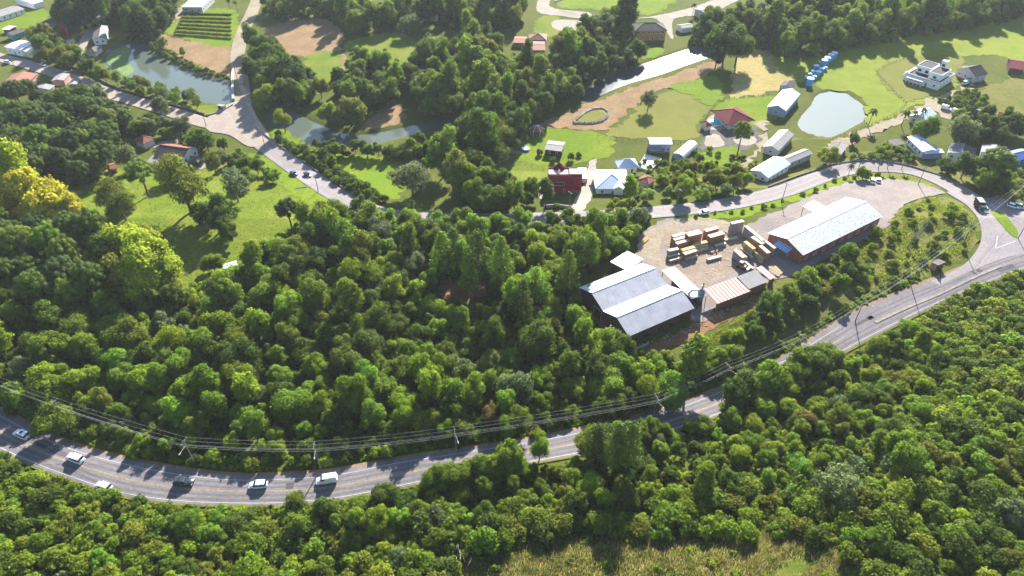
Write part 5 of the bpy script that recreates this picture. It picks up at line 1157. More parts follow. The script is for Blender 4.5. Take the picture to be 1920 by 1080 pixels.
def limbs(lobes, h0, r0, rng, n=5, lean=.2):
    b = MB(); top = (rng.normal(0, lean), rng.normal(0, lean), h0)
    b.tube([(0, 0, -.6), (top[0] * .4, top[1] * .4, h0 * .5), top], [r0 * 1.25, r0, r0 * .72], 7)
    pick = rng.choice(len(lobes), min(n, len(lobes)), replace=False)
    for k in pick:
        x, y, z, r = lobes[k]; b.tube([top, ((x + top[0]) * .5, (y + top[1]) * .5, (z + top[2]) * .48 + .3), (x, y, z)], [r0 * .55, r0 * .38, r0 * .15], 5, caps=False)
    return b
KIND = {}
def reg(kind, crown_mesh, trunk_mesh, R, Ht): KIND.setdefault(kind, []).append((crown_mesh, trunk_mesh, R, Ht))
def make_broad(kind, seed, R, zb, zt, nl, lr, dens, ls, trunk_r=.2, m=M_LEAF, bark=M_BARK, core=.80, wob=.17, **kw):
    rng = np.random.default_rng(seed); lb = dome_lobes(rng, R, zb, zt, nl, lr)
    V, Qd, T = leafy(lb, dens, ls, rng, core=core, wob=wob, **kw)
    t = limbs(lb, zb + (zt - zb) * .3, trunk_r, rng)
    reg(kind, np_mesh('crown', V, Qd, T, [m]), mesh('trunk', t.V, t.F, [bark]), R, zt)
for s in range(9): make_broad('broad', 100 + s, 3.5, 1.4 + .4 * (s % 3), 7.6 + (s % 4) * .8, 24 + s % 7, 1.02 + .1 * (s % 3), 18, .22)
for s in range(4): make_broad('tall', 200 + s, 2.6, 2.0, 10.5, 24, .9, 18, .22)
for s in range(4): make_broad('round', 230 + s, 3.6, .6, 6.6, 40, .8, 18, .2)
for s in range(3): make_broad('wispy', 260 + s, 3.6, 2.2, 8.6, 44, .74, 30, .17, core=.5, wob=.3, trunk_r=.22)
for s in range(3): make_broad('willow', 280 + s, 3.2, 1.0, 7.0, 26, .85, 14, .2, core=.6, wob=.25, bark=M_PALEBARK, droop=2.0)
for s in range(5): make_broad('shrub', 300 + s, 1.7, .1, 2.6, 8 + s % 3, .72, 22, .19, trunk_r=.09)
for s in range(3): make_broad('lowbush', 320 + s, 1.6, -.2, 1.5, 8, .6, 22, .16, trunk_r=.07)
# araucaria: tiers of upturned branches, a round tuft of needles at each end
for s in range(4):
    rng = np.random.default_rng(400 + s); tufts = []; tr_ = MB(); tr_.tube([(0, 0, -.6), (.1, 0, 6), (0, 0, 12.2)], [.36, .27, .12], 7)
    for z0, rad, n in ((8.3, 3.6, 8), (9.8, 3.9, 10), (11.0, 3.0, 9), (12.0, 1.7, 6)):
        for k in range(n):
            a = k / n * 6.283 + rng.uniform(-.2, .2) + z0; r_ = rad * rng.uniform(.75, 1.08); z = z0 + rng.uniform(-.3, .5)
            tufts.append((math.cos(a) * r_, math.sin(a) * r_, z + .5, rng.uniform(.62, .95)))
            tr_.tube([(0, 0, z0 - .6), (math.cos(a) * r_ * .55, math.sin(a) * r_ * .55, z - .4), (math.cos(a) * r_, math.sin(a) * r_, z + .3)], [.09, .07, .04], 4, caps=False)
            if r_ > 2.4: tufts.append((math.cos(a + .15) * r_ * .6, math.sin(a + .15) * r_ * .6, z + .2, rng.uniform(.5, .7)))
    tufts.append((0, 0, 12.7, .9))
    V, Qd, T = leafy(tufts, 24, .17, rng, up=.4, core=.8, wob=.16, under=.6)
    reg('araucaria', np_mesh('crown', V, Qd, T, [M_NEEDLE]), mesh('trunk', tr_.V, tr_.F, [M_BARK]), 3.9, 13.2)
# pine: tall, layered, trunk visible below
for s in range(3):
    rng = np.random.default_rng(450 + s); tufts = []; tr_ = MB(); tr_.tube([(0, 0, -.6), (.1, .1, 7), (0, 0, 14)], [.3, .22, .06], 7)
    for k in range(46):
        t = k / 46; z = 5.2 + 8.8 * t; rad = (1 - t) ** .7 * 2.7 * rng.uniform(.5, 1.1) + .15; a = k * 2.4
        tufts.append((math.cos(a) * rad, math.sin(a) * rad, z, .62 - .15 * t)); tr_.tube([(0, 0, z - .5), (math.cos(a) * rad, math.sin(a) * rad, z)], [.06, .03], 4, caps=False)
    V, Qd, T = leafy(tufts, 17, .2, rng, core=.5, wob=.35, under=.8)
    reg('pine', np_mesh('crown', V, Qd, T, [M_NEEDLE]), mesh('trunk', tr_.V, tr_.F, [M_BARK]), 2.9, 14)
# palm
for s in range(2):
    rng = np.random.default_rng(470 + s); V = []; F = []; tr_ = MB(); tr_.tube([(0, 0, -.5), (.15, 0, 3.5), (.1, .1, 7.2)], [.2, .16, .14], 7)
    for k in range(20):
        a = k * 2.4; el = .95 - .075 * k; ln = rng.uniform(2.0, 2.6); prev = None
        for j in range(7):
            t = j / 6; r_ = ln * (math.cos(el) * t + .08 * t); z = 7.2 + ln * (math.sin(el) * t - .75 * t * t); wd = .42 * math.sin(math.pi * min(1, t * .85 + .12))
            cx_, cy_ = .1 + math.cos(a) * r_, .1 + math.sin(a) * r_; sx_, sy_ = -math.sin(a) * wd, math.cos(a) * wd
            b = len(V); V += [(cx_ - sx_, cy_ - sy_, z - wd * .45), (cx_, cy_, z), (cx_ + sx_, cy_ + sy_, z - wd * .45)]
            if j: F += [(b - 3, b - 2, b + 1, b), (b - 2, b - 1, b + 2, b + 1)]
    reg('palm', mesh('crown', V, F, [M_LEAF]), mesh('trunk', tr_.V, tr_.F, [M_PALEBARK]), 2.4, 7.6)
# bare tree
rng = np.random.default_rng(490); bt = MB(); bt.tube([(0, 0, -.5), (.3, .1, 5), (.8, .1, 11)], [.28, .2, .06], 7)
for k in range(14):
    z = 4 + k * .5; a = k * 2.4; l = 2.6 - k * .12; bt.tube([(.05 * z, .05, z), (.05 * z + math.cos(a) * l * .5, math.sin(a) * l * .5, z + .7), (.05 * z + math.cos(a) * l, math.sin(a) * l, z + 1.7)], [.08, .05, .02], 4, caps=False)
BARE = mesh('trunk', bt.V, bt.F, [M_PALEBARK])

TONES = {'bright': (.165, .245, .014), 'mid': (.118, .185, .014), 'deep': (.076, .126, .014), 'olive': (.140, .172, .018), 'yellow': (.43, .40, .028), 'lemon': (.27, .31, .020),
         'lime': (.20, .26, .020), 'gold': (.55, .33, .02), 'silver': (.130, .175, .062), 'rust': (.14, .10, .03), 'dark': (.048, .082, .014), 'fresh': (.140, .245, .020), 'straw': (.19, .21, .04)}
WORD = {'bright': 'bright green', 'mid': 'green', 'deep': 'deep green', 'olive': 'olive green', 'yellow': 'yellow', 'lime': 'yellow-green', 'gold': 'golden', 'silver': 'grey-green', 'rust': 'rusty brown', 'dark': 'dark green', 'fresh': 'fresh green', 'straw': 'pale yellowish'}
PR = random.Random(21)
NAMES = {'broad': 'broadleaf_tree', 'tall': 'slender_tree', 'round': 'round_tree', 'wispy': 'feathery_tree', 'willow': 'willow_tree', 'shrub': 'shrub', 'lowbush': 'low_bush', 'araucaria': 'araucaria_tree', 'pine': 'pine_tree', 'palm': 'palm_tree'}
def plant(kind, x, y, R, tone, label, group=None, name=None, hs=1.0, z=None, var=.12):
    cm, tm, r0, h0 = KIND[kind][PR.randrange(len(KIND[kind]))]; s = R / r0
    root = thing(name or NAMES[kind], label, 'bush' if kind in ('shrub', 'lowbush') else 'tree', (x, y, float(H(x, y)) if z is None else z), PR.uniform(0, 6.28), group, (s * PR.uniform(.86, 1.2), s * PR.uniform(.86, 1.2), s * hs * PR.uniform(.82, 1.22)))
    c = TONES[tone] if isinstance(tone, str) else tone; k = 1 + PR.uniform(-var, var)
    obj('crown', cm, root, color=tuple(v * k * (1 + PR.uniform(-.08, .08)) for v in c)); obj('trunk', tm, root)
    return root
def at_crown(kind, px, py, R, hs=1.0):
    """where a tree stands whose crown middle is seen at px, py"""
    _, _, r0, h0 = KIND[kind][0]; g = G(px, py, h0 * R / r0 * hs * .62); return g.x, g.y

# ------------------------------------------------------------------ plants: single trees that can be told apart
LONE = [('broad', 22, 335, 9.0, 'lemon', 'big yellow-green tree at the edge above the golden one'), ('round', 88, 378, 9.5, 'yellow', 'brightest golden-yellow tree above the araucarias'), ('broad', 45, 365, 7.5, 'yellow', 'yellow-green tree between the two brightest trees'),
 ('round', 245, 462, 9.0, 'lemon', 'large yellow-green tree at the lower meadow edge'), ('broad', 285, 495, 8.5, 'lemon', 'yellow-green tree leaning over the meadow corner'), ('broad', 232, 515, 7.0, 'olive', 'shaded olive tree below the large yellow-green tree'),
 ('broad', 265, 522, 7.0, 'lemon', 'yellow-green tree lowest in the meadow-corner cluster'), ('broad', 312, 520, 5.0, 'lemon', 'yellow-green tree nearest the tiny white shelter'), ('round', 215, 470, 5.0, 'lemon', 'yellow-green tree against the dark araucarias'), ('round', 270, 450, 5.0, 'lemon', 'topmost yellow-green tree of the meadow-corner cluster'), ('round', 55, 400, 7.5, 'yellow', 'golden tree in front of the brightest golden one'), ('round', 128, 398, 6.5, 'yellow', 'golden tree closest to the meadow'), ('broad', 5, 385, 6.0, 'yellow', 'yellow-green tree cut by the edge beside the golden trees'), ('round', 10, 310, 5.0, 'lemon', 'topmost yellow-green tree of the edge cluster'),
 ('round', 380, 390, 5.0, 'deep', 'deep green tree under the tall feathery olive tree'), ('round', 425, 425, 5.0, 'deep', 'lowest tree of the dark meadow clump'), ('broad', 455, 330, 4.0, 'mid', 'green tree where meadow meets the lane'), ('wispy', 320, 310, 5.0, 'olive', 'feathery olive tree hiding the farm house corner'), ('willow', 235, 295, 4.5, 'silver', 'grey-green tree by the tiny brick hut'), ('wispy', 225, 385, 4.5, 'olive', 'feathery tree low on the meadow slope'),
 ('round', 156, 536, 2.4, 'yellow', 'small yellow tree among dark conifers'), ('round', 587, 484, 3.4, 'gold', 'small orange-yellow flowering tree inside the forest edge'), ('round', 985, 122, 6.0, 'lime', 'yellow-green tree standing out of the river woods'),
 ('wispy', 172, 302, 5.5, 'olive', 'feathery olive tree on the meadow near the conifers'), ('wispy', 205, 362, 5.8, 'olive', 'feathery olive tree on the meadow with long shadow'), ('wispy', 340, 345, 8.5, 'olive', 'tall feathery olive tree with bare trunk on the meadow'),
 ('willow', 437, 345, 6.0, 'silver', 'grey-green tree at the meadow edge by the lane'), ('round', 405, 400, 6.8, 'deep', 'broad deep green tree casting the big meadow shadow'), ('wispy', 398, 305, 3.5, 'olive', 'small feathery tree by the farm kiosk'),
 ('araucaria', 262, 325, 5.0, 'mid', 'araucaria standing free on the meadow'), ('araucaria', 540, 398, 4.0, 'dark', 'dark araucaria at the forest corner by the meadow'), ('round', 397, 488, 3.6, 'mid', 'rounded tree by the tiny white shelter'),
 ('wispy', 770, 325, 7.0, 'silver', 'grey feathery tree at the end of the river lawn'), ('broad', 830, 290, 7.5, 'mid', 'big green tree beside the grey feathery tree'), ('broad', 862, 330, 6.5, 'olive', 'olive tree at the foot of the big green tree'), ('tall', 905, 250, 6.5, 'deep', 'tall deep green tree above the farm track'),
 ('broad', 495, 185, 5.0, 'lime', 'yellow-green tree at the river end of the lane'), ('wispy', 530, 225, 4.2, 'lime', 'thin yellow-leaved tree at the river bend'), ('broad', 500, 150, 6.5, 'dark', 'dark tree group beside the parked truck'), ('broad', 545, 140, 8.0, 'dark', 'large dark tree above the river bend'),
 ('round', 655, 205, 7.2, 'olive', 'broad olive tree right on the river bend'), ('round', 612, 212, 5.0, 'lime', 'yellow-green round tree by the broad olive tree'), ('broad', 600, 165, 4.0, 'olive', 'small olive tree on the dry field edge'),
 ('broad', 1362, 78, 8.5, 'deep', 'large lone tree beside the glinting river'), ('broad', 1385, 92, 7.0, 'deep', 'second large tree beside the glinting river'), ('broad', 1345, 105, 5.5, 'dark', 'shaded tree under the large river trees'), ('wispy', 1217, 185, 4.2, 'silver', 'lone small tree in the mown field'),
 ('round', 1095, 75, 8.0, 'olive', 'broad olive tree below the paved court'), ('willow', 890, 20, 6.0, 'silver', 'pale silvery tree near the far white house'), ('willow', 765, 38, 6.5, 'silver', 'pale willow by the small footbridge meadow'), ('round', 665, 40, 7.5, 'olive', 'olive rounded tree above the dry field'),
 ('tall', 1178, 25, 6.0, 'dark', 'tall dark conifer-like tree left of the ochre house'), ('round', 1160, 112, 4.5, 'silver', 'pale bush-like tree on the river bank'), ('round', 1198, 92, 5.5, 'deep', 'rounded clipped tree below the ochre house'),
 ('round', 1555, 290, 4.5, 'lime', 'lime-green tree above the valley road'), ('willow', 1810, 240, 6.5, 'silver', 'big grey-green tree behind the bungalows'), ('round', 1737, 240, 5.5, 'fresh', 'fresh green broad tree before the white gabled house'), ('araucaria', 1872, 305, 5.5, 'mid', 'araucaria in front of the deep blue house'),
 ('araucaria', 1390, 258, 4.2, 'mid', 'araucaria in the courtyard of the maroon-roofed house'), ('round', 1602, 258, 3.2, 'deep', 'dark round tree at the lane corner'), ('round', 1622, 322, 3.2, 'lime', 'small round bush beside the parked white cars'), ('round', 342, 97, 2.2, 'fresh', 'bright round bush on the pond bank'),
 ('wispy', 305, 82, 3.0, 'olive', 'thin tree on the point of the pond bank'), ('tall', 1500, 670, 3.4, 'mid', 'rounded tree in front of the shaded road'), ('pine', 1122, 825, 3.6, 'dark', 'dark pine with bare trunk at the road edge'), ('pine', 1160, 835, 4.0, 'deep', 'second pine beside the dark one at the road edge'), ('pine', 1178, 850, 3.6, 'deep', 'third pine, partly behind the green trees'),
 ('broad', 1012, 845, 2.6, 'bright', 'small leafy tree standing before the bright road gap'), ('wispy', 555, 940, 2.4, 'olive', 'small feathery tree below the white van'), ('round', 1690, 890, 3.0, 'lime', 'rounded yellow-green tree with dark shadow on the hillside'), ('broad', 1700, 850, 4.2, 'mid', 'large green tree behind the rounded yellow-green one'),
 ('willow', 1575, 905, 4.5, 'silver', 'grey-green tree on the near hillside'), ('round', 1660, 985, 2.2, 'silver', 'pale grey-green bush-like tree on the near hillside'), ('round', 1400, 745, 3.6, 'rust', 'reddish-brown crowned tree above the near hillside'), ('round', 1510, 790, 3.2, 'rust', 'rust-tinted tree on the near hillside'),
 ('pine', 850, 455, 4.2, 'deep', 'tall pine in the wooded lot, farthest back'), ('pine', 895, 480, 4.6, 'deep', 'tall pine in the wooded lot above the red clearing'), ('pine', 940, 495, 4.4, 'mid', 'tall pine nearest the sawmill side of the red clearing'), ('pine', 880, 510, 4.0, 'mid', 'pine right behind the red clearing'), ('pine', 830, 480, 4.0, 'mid', 'pine at the woods middle behind bright crowns'), ('pine', 980, 565, 3.6, 'deep', 'pine beside the olive crowns of the lot'), ('pine', 1065, 520, 3.6, 'mid', 'pine at the corner beside the sawmill'),
 ('round', 1040, 632, 4.6, 'olive', 'olive-brown crowned tree below the sawmill corner'), ('round', 990, 640, 4.0, 'lime', 'yellow-green crown beside the olive-brown one'), ('round', 860, 692, 4.2, 'silver', 'blue-grey crowned tree in the middle of the lot'), ('round', 918, 680, 3.6, 'straw', 'yellowish crown next to the blue-grey one'), ('round', 862, 790, 2.6, 'bright', 'small bright round crown by the power wires'), ('round', 920, 780, 3.2, 'rust', 'brownish round crown by the power wires'),
 ('broad', 185, 182, 4.2, 'silver', 'grey-green tree above the conifers by the pale road'), ('broad', 300, 205, 3.5, 'silver', 'grey-green tree between road and farm cottage')]
for kind, px, py, R, tone, lb in LONE:
    x, y = at_crown(kind, px, py, R); plant(kind, x, y, R, tone, lb, var=.05)
for px, py, h, lb in ((1700, 465, 1.0, 'leaning bare tree in the scrub wedge, taller'), (1712, 458, .85, 'leaning bare tree in the scrub wedge, shorter')):
    g = G(px, py); t = thing('bare_tree', lb, 'tree', g, .2, None, h); t.rotation_euler = (0, .30, .4); obj('trunk', BARE, t)
PALMS = [((1627, 237), 2.6, 'beside the round pond'), ((1690, 236), 2.6, 'nearest the white gabled house'), ((1708, 232), 2.2, 'second before the white gabled house'), ((1722, 232), 2.2, 'third before the white gabled house'), ((1590, 330), 2.0, 'first of the roadside row on the bend'), ((1646, 318), 2.2, 'second of the roadside row on the bend'), ((1663, 316), 2.2, 'third of the roadside row on the bend'), ((1690, 318), 2.0, 'fourth of the roadside row on the bend'), ((432, 18), 2.0, 'first at the far lane end'), ((445, 20), 2.2, 'second at the far lane end'), ((1382, 322), 2.0, 'at the foot of the sandy drive'), ((880, 345), 2.4, 'at the woods by the farm track'), ((1298, 30), 2.2, 'by the bright far drive')]
for pp, R, w in PALMS:
    g = G(*pp); plant('palm', g.x, g.y, R, 'deep', 'palm tree ' + w, 'palms of the village')

# ------------------------------------------------------------------ plants: woods by region of crowns seen in the photograph
KEEP_SCREEN = [[(528, 214), (600, 230), (640, 250), (640, 266), (590, 260), (545, 240)], [(505, 60), (600, 45), (630, 90), (560, 105)], [(942, 56), (1034, 52), (1034, 98), (945, 98)], [(1188, 30), (1262, 30), (1262, 75), (1190, 75)],   # what the photograph shows unhidden: crowns stay off it
 [(0, 778), (60, 806), (150, 842), (260, 868), (350, 884), (450, 894), (560, 892), (640, 882), (740, 862), (815, 852), (815, 895), (680, 925), (610, 936), (520, 945), (430, 948), (330, 940), (230, 926), (140, 898), (60, 866), (0, 842)],
 [(968, 848), (1096, 815), (1096, 850), (1010, 868), (968, 862)], [(1240, 785), (1355, 735), (1355, 765), (1260, 795)], [(1545, 640), (1600, 585), (1700, 535), (1850, 480), (1920, 450), (1920, 492), (1860, 505), (1740, 560), (1640, 605), (1590, 650)],
 [(1074, 540), (1160, 470), (1185, 465), (1270, 405), (1400, 395), (1600, 355), (1665, 400), (1640, 435), (1510, 495), (1440, 535), (1320, 590), (1176, 648), (1112, 596)],
 [(1240, 405), (1330, 396), (1420, 372), (1500, 345), (1580, 320), (1660, 312), (1760, 345), (1840, 400), (1840, 440), (1760, 370), (1660, 335), (1560, 350), (1400, 405), (1330, 412)],
 [(120, 350), (230, 335), (300, 400), (470, 340), (545, 335), (610, 378), (560, 410), (490, 460), (430, 490), (345, 545), (330, 480), (235, 430), (150, 410)],
 [(430, 190), (470, 190), (505, 255), (560, 305), (650, 365), (625, 370), (540, 330), (470, 285), (390, 245)], [(1025, 305), (1110, 300), (1190, 300), (1190, 352), (1110, 395), (1075, 395), (1028, 365)], [(1195, 290), (1245, 298), (1305, 265), (1260, 262), (1215, 262)],
 [(815, 526), (905, 516), (912, 562), (828, 570)], [(1180, 652), (1310, 590), (1440, 540), (1450, 555), (1330, 625), (1280, 660)], [(700, 252), (830, 228), (900, 235), (720, 268)], [(620, 290), (790, 295), (760, 360), (700, 365)], [(1425, 268), (1520, 240), (1530, 290), (1440, 330), (1422, 310)], [(1695, 250), (1775, 270), (1770, 292), (1720, 295)], [(1770, 262), (1830, 265), (1830, 300), (1775, 295)]]
def scatter(poly, d, rmin, rmax, kind, rng, hs=1.0, avoid=True, cap=None, limit=False):
    _, _, r0, h0 = KIND[kind][0]; out = []
    pts = np.array([G(px, py, 4)[:2] for px, py in poly]); x0, y0 = pts.min(0) - 6; x1, y1 = pts.max(0) + 6
    n = int((x1 - x0) * (y1 - y0) / (d * d) * 5); cx = rng.uniform(x0, x1, n); cy = rng.uniform(y0, y1, n); R = rng.uniform(rmin, rmax, n)
    ht = R / r0 * h0 * hs; zz = H(cx, cy); sx, sy = P(cx, cy, zz + ht * .62); rp = R * FPX / (cy * CT - (zz + ht * .6 - CAM_H) * ST)
    ok = inpoly(sx, sy, poly)
    for w in ROADPOLYS: ok &= ~inpoly(cx, cy, w) & (polydist(cx, cy, w) > 1.0)
    for w in WATERPOLYS: ok &= ~inpoly(cx, cy, w)
    for w in BUILT: ok &= ~(inpoly(cx, cy, w))
    if avoid:
        for w in KEEP_SCREEN:
            for ox, oy in ((0, 0), (.75, 0), (-.75, 0), (0, .7), (0, -.7)): ok &= ~inpoly(sx + ox * rp, sy + oy * rp, w)
    if limit:                                   # low growth on the sunny verge of the lower road
        dist = cy - np.interp(cx, XS, YU); lit = ((sx > 110) & (sx < 790)) | ((sx > 985) & (sx < 1120)) | ((sx > 1560) & (sx < 1760))
        ok &= ~((dist > 0) & lit & (ht > 2.4 + .42 * dist))
    idx = np.where(ok)[0]; cell = {}; k = 0
    for i in idx:
        g = (int(cx[i] // d), int(cy[i] // d)); bad = False
        for a in (-1, 0, 1):
            for b in (-1, 0, 1):
                for j in cell.get((g[0] + a, g[1] + b), ()):
                    if (cx[i] - cx[j]) ** 2 + (cy[i] - cy[j]) ** 2 < (d * (.72 + .28 * R[i] / rmax)) ** 2: bad = True
        if bad: continue
        cell.setdefault(g, []).append(i); out.append((cx[i], cy[i], R[i], sx[i], sy[i], rp[i])); k += 1
        if cap and k >= cap: break
    return out
def pick(rng, w):
    ks = list(w); p = np.array([w[k] for k in ks], float); return ks[rng.choice(len(ks), p=p / p.sum())]
RG = np.random.default_rng(99)
# named groves: region, spacing, radius, kinds, tones, where
GROVES = [
 ([(0, 172), (90, 175), (180, 195), (235, 215), (205, 255), (195, 300), (120, 335), (100, 320), (60, 325), (0, 300)], 6.0, 3.8, 5.0, {'araucaria': 1}, {'deep': 2, 'mid': 1, 'dark': 1}, 'beside the pink-roofed house'),
 ([(0, 405), (90, 425), (190, 440), (215, 470), (190, 510), (170, 560), (90, 560), (0, 520)], 6.0, 3.6, 5.0, {'araucaria': 1}, {'deep': 2, 'mid': 1, 'dark': 1}, 'below the golden trees'),
 ([(775, 115), (830, 72), (930, 62), (1000, 90), (1075, 70), (1080, 110), (1060, 150), (1000, 195), (960, 215), (880, 205), (800, 190), (765, 150)], 7.5, 4.5, 6.5, {'broad': 2, 'round': 2, 'tall': 1}, {'deep': 2, 'mid': 4, 'olive': 1, 'bright': 1}, 'in the river woods'),
 ([(622, 130), (680, 105), (742, 122), (748, 160), (715, 185), (640, 185)], 6.5, 4.0, 5.5, {'broad': 2, 'round': 2}, {'deep': 3, 'mid': 2}, 'inside the dry field'),
 ([(470, 70), (520, 95), (575, 115), (580, 160), (555, 185), (490, 160), (465, 110)], 6.5, 4.5, 6.5, {'broad': 1, 'round': 1}, {'mid': 2, 'deep': 2}, 'beside the lane'),
 ([(590, 266), (700, 278), (790, 256), (840, 240), (862, 266), (790, 290), (620, 302)], 3.6, 2.0, 3.0, {'broad': 2, 'round': 2}, {'deep': 2, 'mid': 2, 'bright': 1}, 'between river and lawn'),
 ([(880, 215), (950, 175), (1015, 185), (990, 235), (945, 275), (905, 320), (950, 345), (960, 385), (870, 375), (880, 300), (855, 270)], 6.0, 3.8, 5.4, {'broad': 2, 'tall': 1, 'wispy': 1}, {'deep': 2, 'mid': 2, 'olive': 1}, 'beside the farm track'),
 ([(490, 0), (640, -10), (700, 10), (780, -5), (960, -20), (980, 32), (880, 40), (800, 22), (740, 28), (650, 35), (620, 12), (510, 15)], 8.0, 4.5, 6.5, {'broad': 2, 'tall': 1, 'willow': 1}, {'deep': 2, 'mid': 2, 'silver': 1, 'olive': 1}, 'above the dry field'),
 ([(1290, 60), (1330, 40), (1440, 10), (1600, -15), (1920, -40), (1960, 0), (1850, 30), (1700, 50), (1560, 82), (1470, 90), (1440, 75), (1400, 45), (1330, 85)], 7.5, 4.2, 6.2, {'broad': 2, 'round': 1, 'tall': 1}, {'deep': 3, 'mid': 3, 'bright': 1}, 'along the pasture'),
 ([(100, 20), (170, -10), (330, -20), (320, 20), (300, 50), (240, 70), (230, 20), (160, 40), (120, 45)], 7.0, 4.0, 6.0, {'broad': 2, 'tall': 1}, {'dark': 2, 'deep': 2, 'mid': 1}, 'behind the village'),
 ([(55, 75), (95, 60), (130, 85), (150, 105), (200, 130), (190, 150), (120, 130), (60, 110)], 6.0, 3.2, 5.0, {'broad': 2, 'round': 1}, {'mid': 2, 'olive': 2, 'deep': 1}, 'between village houses'),
 ([(200, 140), (240, 145), (300, 160), (365, 175), (370, 190), (300, 180), (215, 160)], 5.0, 2.6, 3.6, {'willow': 3, 'round': 1}, {'mid': 2, 'olive': 1, 'silver': 1}, 'on the pond bank'),
 ([(200, 215), (260, 215), (380, 245), (430, 262), (500, 310), (540, 335), (470, 310), (400, 290), (360, 262), (300, 250), (240, 245)], 5.0, 2.4, 3.8, {'broad': 2, 'round': 2}, {'mid': 2, 'bright': 2, 'silver': 1, 'deep': 1}, 'behind the farm house'),
 ([(880, 345), (1010, 352), (1060, 392), (1100, 385), (1150, 365), (1220, 345), (1245, 380), (1215, 398), (1000, 402), (880, 400)], 5.0, 2.8, 4.2, {'broad': 2, 'tall': 1, 'round': 1}, {'mid': 2, 'bright': 2, 'deep': 1, 'olive': 1}, 'above the wooded lot'),
 ([(1240, 325), (1290, 300), (1330, 310), (1400, 310), (1420, 340), (1400, 360), (1330, 378), (1260, 375)], 6.0, 2.4, 3.8, {'broad': 2, 'round': 2}, {'mid': 3, 'bright': 2, 'olive': 2, 'lime': 1}, 'above the valley road'),
 ([(1780, 225), (1840, 215), (1900, 215), (1920, 235), (1880, 262), (1830, 262), (1790, 258)], 5.5, 3.2, 4.6, {'broad': 2, 'round': 1}, {'deep': 2, 'dark': 1, 'mid': 1}, 'behind the bungalows'),
 ([(1755, 305), (1800, 300), (1850, 315), (1880, 345), (1850, 352), (1790, 330)], 4.6, 3.0, 4.2, {'broad': 2, 'round': 1}, {'deep': 2, 'dark': 1, 'mid': 1}, 'at the road bend'),
 ([(1010, 205), (1080, 165), (1140, 132), (1190, 112), (1180, 98), (1110, 100), (1060, 140), (1000, 180)], 6.5, 3.5, 5.5, {'broad': 2, 'round': 2}, {'dark': 2, 'deep': 3}, 'on the far river bank'),
 ([(1085, 62), (1120, 30), (1175, 18), (1190, 60), (1150, 100), (1100, 108)], 6.5, 4.0, 6.0, {'broad': 2, 'round': 1, 'willow': 1}, {'dark': 1, 'deep': 3, 'olive': 1, 'silver': 1}, 'below the paved court'),
 ([(1368, 738), (1400, 700), (1480, 652), (1550, 636), (1575, 665), (1500, 702), (1420, 748)], 4.2, 2.9, 4.0, {'broad': 2, 'round': 2}, {'mid': 2, 'bright': 2, 'deep': 1}, 'hiding the lower road'),
 ([(822, 882), (860, 860), (960, 846), (966, 872), (900, 895)], 3.8, 2.4, 3.4, {'broad': 2, 'round': 1}, {'mid': 2, 'bright': 2}, 'at the road gap'),
 ([(1098, 832), (1140, 800), (1230, 786), (1236, 812), (1150, 850)], 3.8, 2.4, 3.4, {'broad': 2, 'round': 1}, {'mid': 2, 'bright': 1, 'deep': 1}, 'beside the roadside pines'),
 ([(1440, 560), (1500, 520), (1560, 490), (1600, 470), (1620, 500), (1560, 545), (1480, 585), (1400, 640), (1345, 690), (1320, 670), (1400, 600)], 5.2, 2.8, 4.0, {'broad': 2, 'round': 2}, {'mid': 2, 'deep': 2, 'bright': 1}, 'below the brick hall')]
TREES_OUT = 0
for poly, d, r0, r1, kinds, tones, where in GROVES:
    k0 = list(kinds)[0]
    for x, y, R, sx, sy, rp in scatter(poly, d, r0, r1, k0, RG):
        kd, tn = pick(RG, kinds), pick(RG, tones)
        nm = {'broad': 'broadleaf tree', 'round': 'round tree', 'tall': 'slender tree', 'wispy': 'feathery tree', 'willow': 'willow', 'araucaria': 'tufted araucaria'}[kd]
        plant(kd, x, y, R, tn, '%s %s %s' % (WORD[tn], nm, where), 'trees ' + where)

# trees leaning over the lower road from its near side
RLX, RLY = [p[0] for p in RL], [p[1] for p in RL]
for x0_, x1_, st, ra_, rb_, where in ((1372, 1545, 15, 3.6, 4.7, 'hiding the road below the brick hall'), (1108, 1236, 15, 2.8, 3.6, 'hiding the road beside the pines'), (822, 958, 15, 2.6, 3.4, 'hiding the road in tree shade')):
    for x_ in np.arange(x0_, x1_, st):
        g = G(x_ + RG.uniform(-3, 3), np.interp(x_, RLX, RLY) + RG.uniform(3, 12)); tn = pick(RG, {'mid': 3, 'deep': 2, 'bright': 1}); kd = pick(RG, {'broad': 2, 'round': 1})
        plant(kd, g.x, g.y, RG.uniform(ra_, rb_), tn, '%s %s tree %s' % (WORD[tn], {'broad': 'lobed', 'round': 'round'}[kd], where), 'trees ' + where, 'roadside_tree')
# the forest of the wooded lot and its surroundings
FOREST = [[(-220, 520), (-60, 560), (60, 570), (180, 560), (330, 555), (430, 520), (470, 480), (540, 430), (600, 400), (680, 385), (760, 400), (1215, 402), (1180, 450), (1140, 478), (1085, 535), (1130, 600), (1180, 645), (1290, 655), (1335, 700), (1300, 735), (1220, 765), (1000, 815), (850, 838), (640, 862), (450, 872), (250, 848), (60, 775), (-60, 735), (-220, 670)]]
FT = {'mid': 5, 'bright': 4.5, 'deep': 4, 'olive': 1.0, 'fresh': 2.2, 'lime': .5, 'silver': .25}
cand = []
for pl in FOREST: cand += scatter(pl, 5.9, 3.0, 5.0, 'broad', RG, limit=True)
for pl in FOREST: cand += [c for c in scatter(pl, 4.6, 1.9, 2.8, 'broad', RG, limit=True) if min((c[0] - e[0]) ** 2 + (c[1] - e[1]) ** 2 for e in cand) > 12]
lone_xy = np.array([at_crown(k, a, b, r) for k, a, b, r, *_ in LONE])
cand = [c for c in cand if np.min(np.hypot(lone_xy[:, 0] - c[0], lone_xy[:, 1] - c[1])) > 2.6]
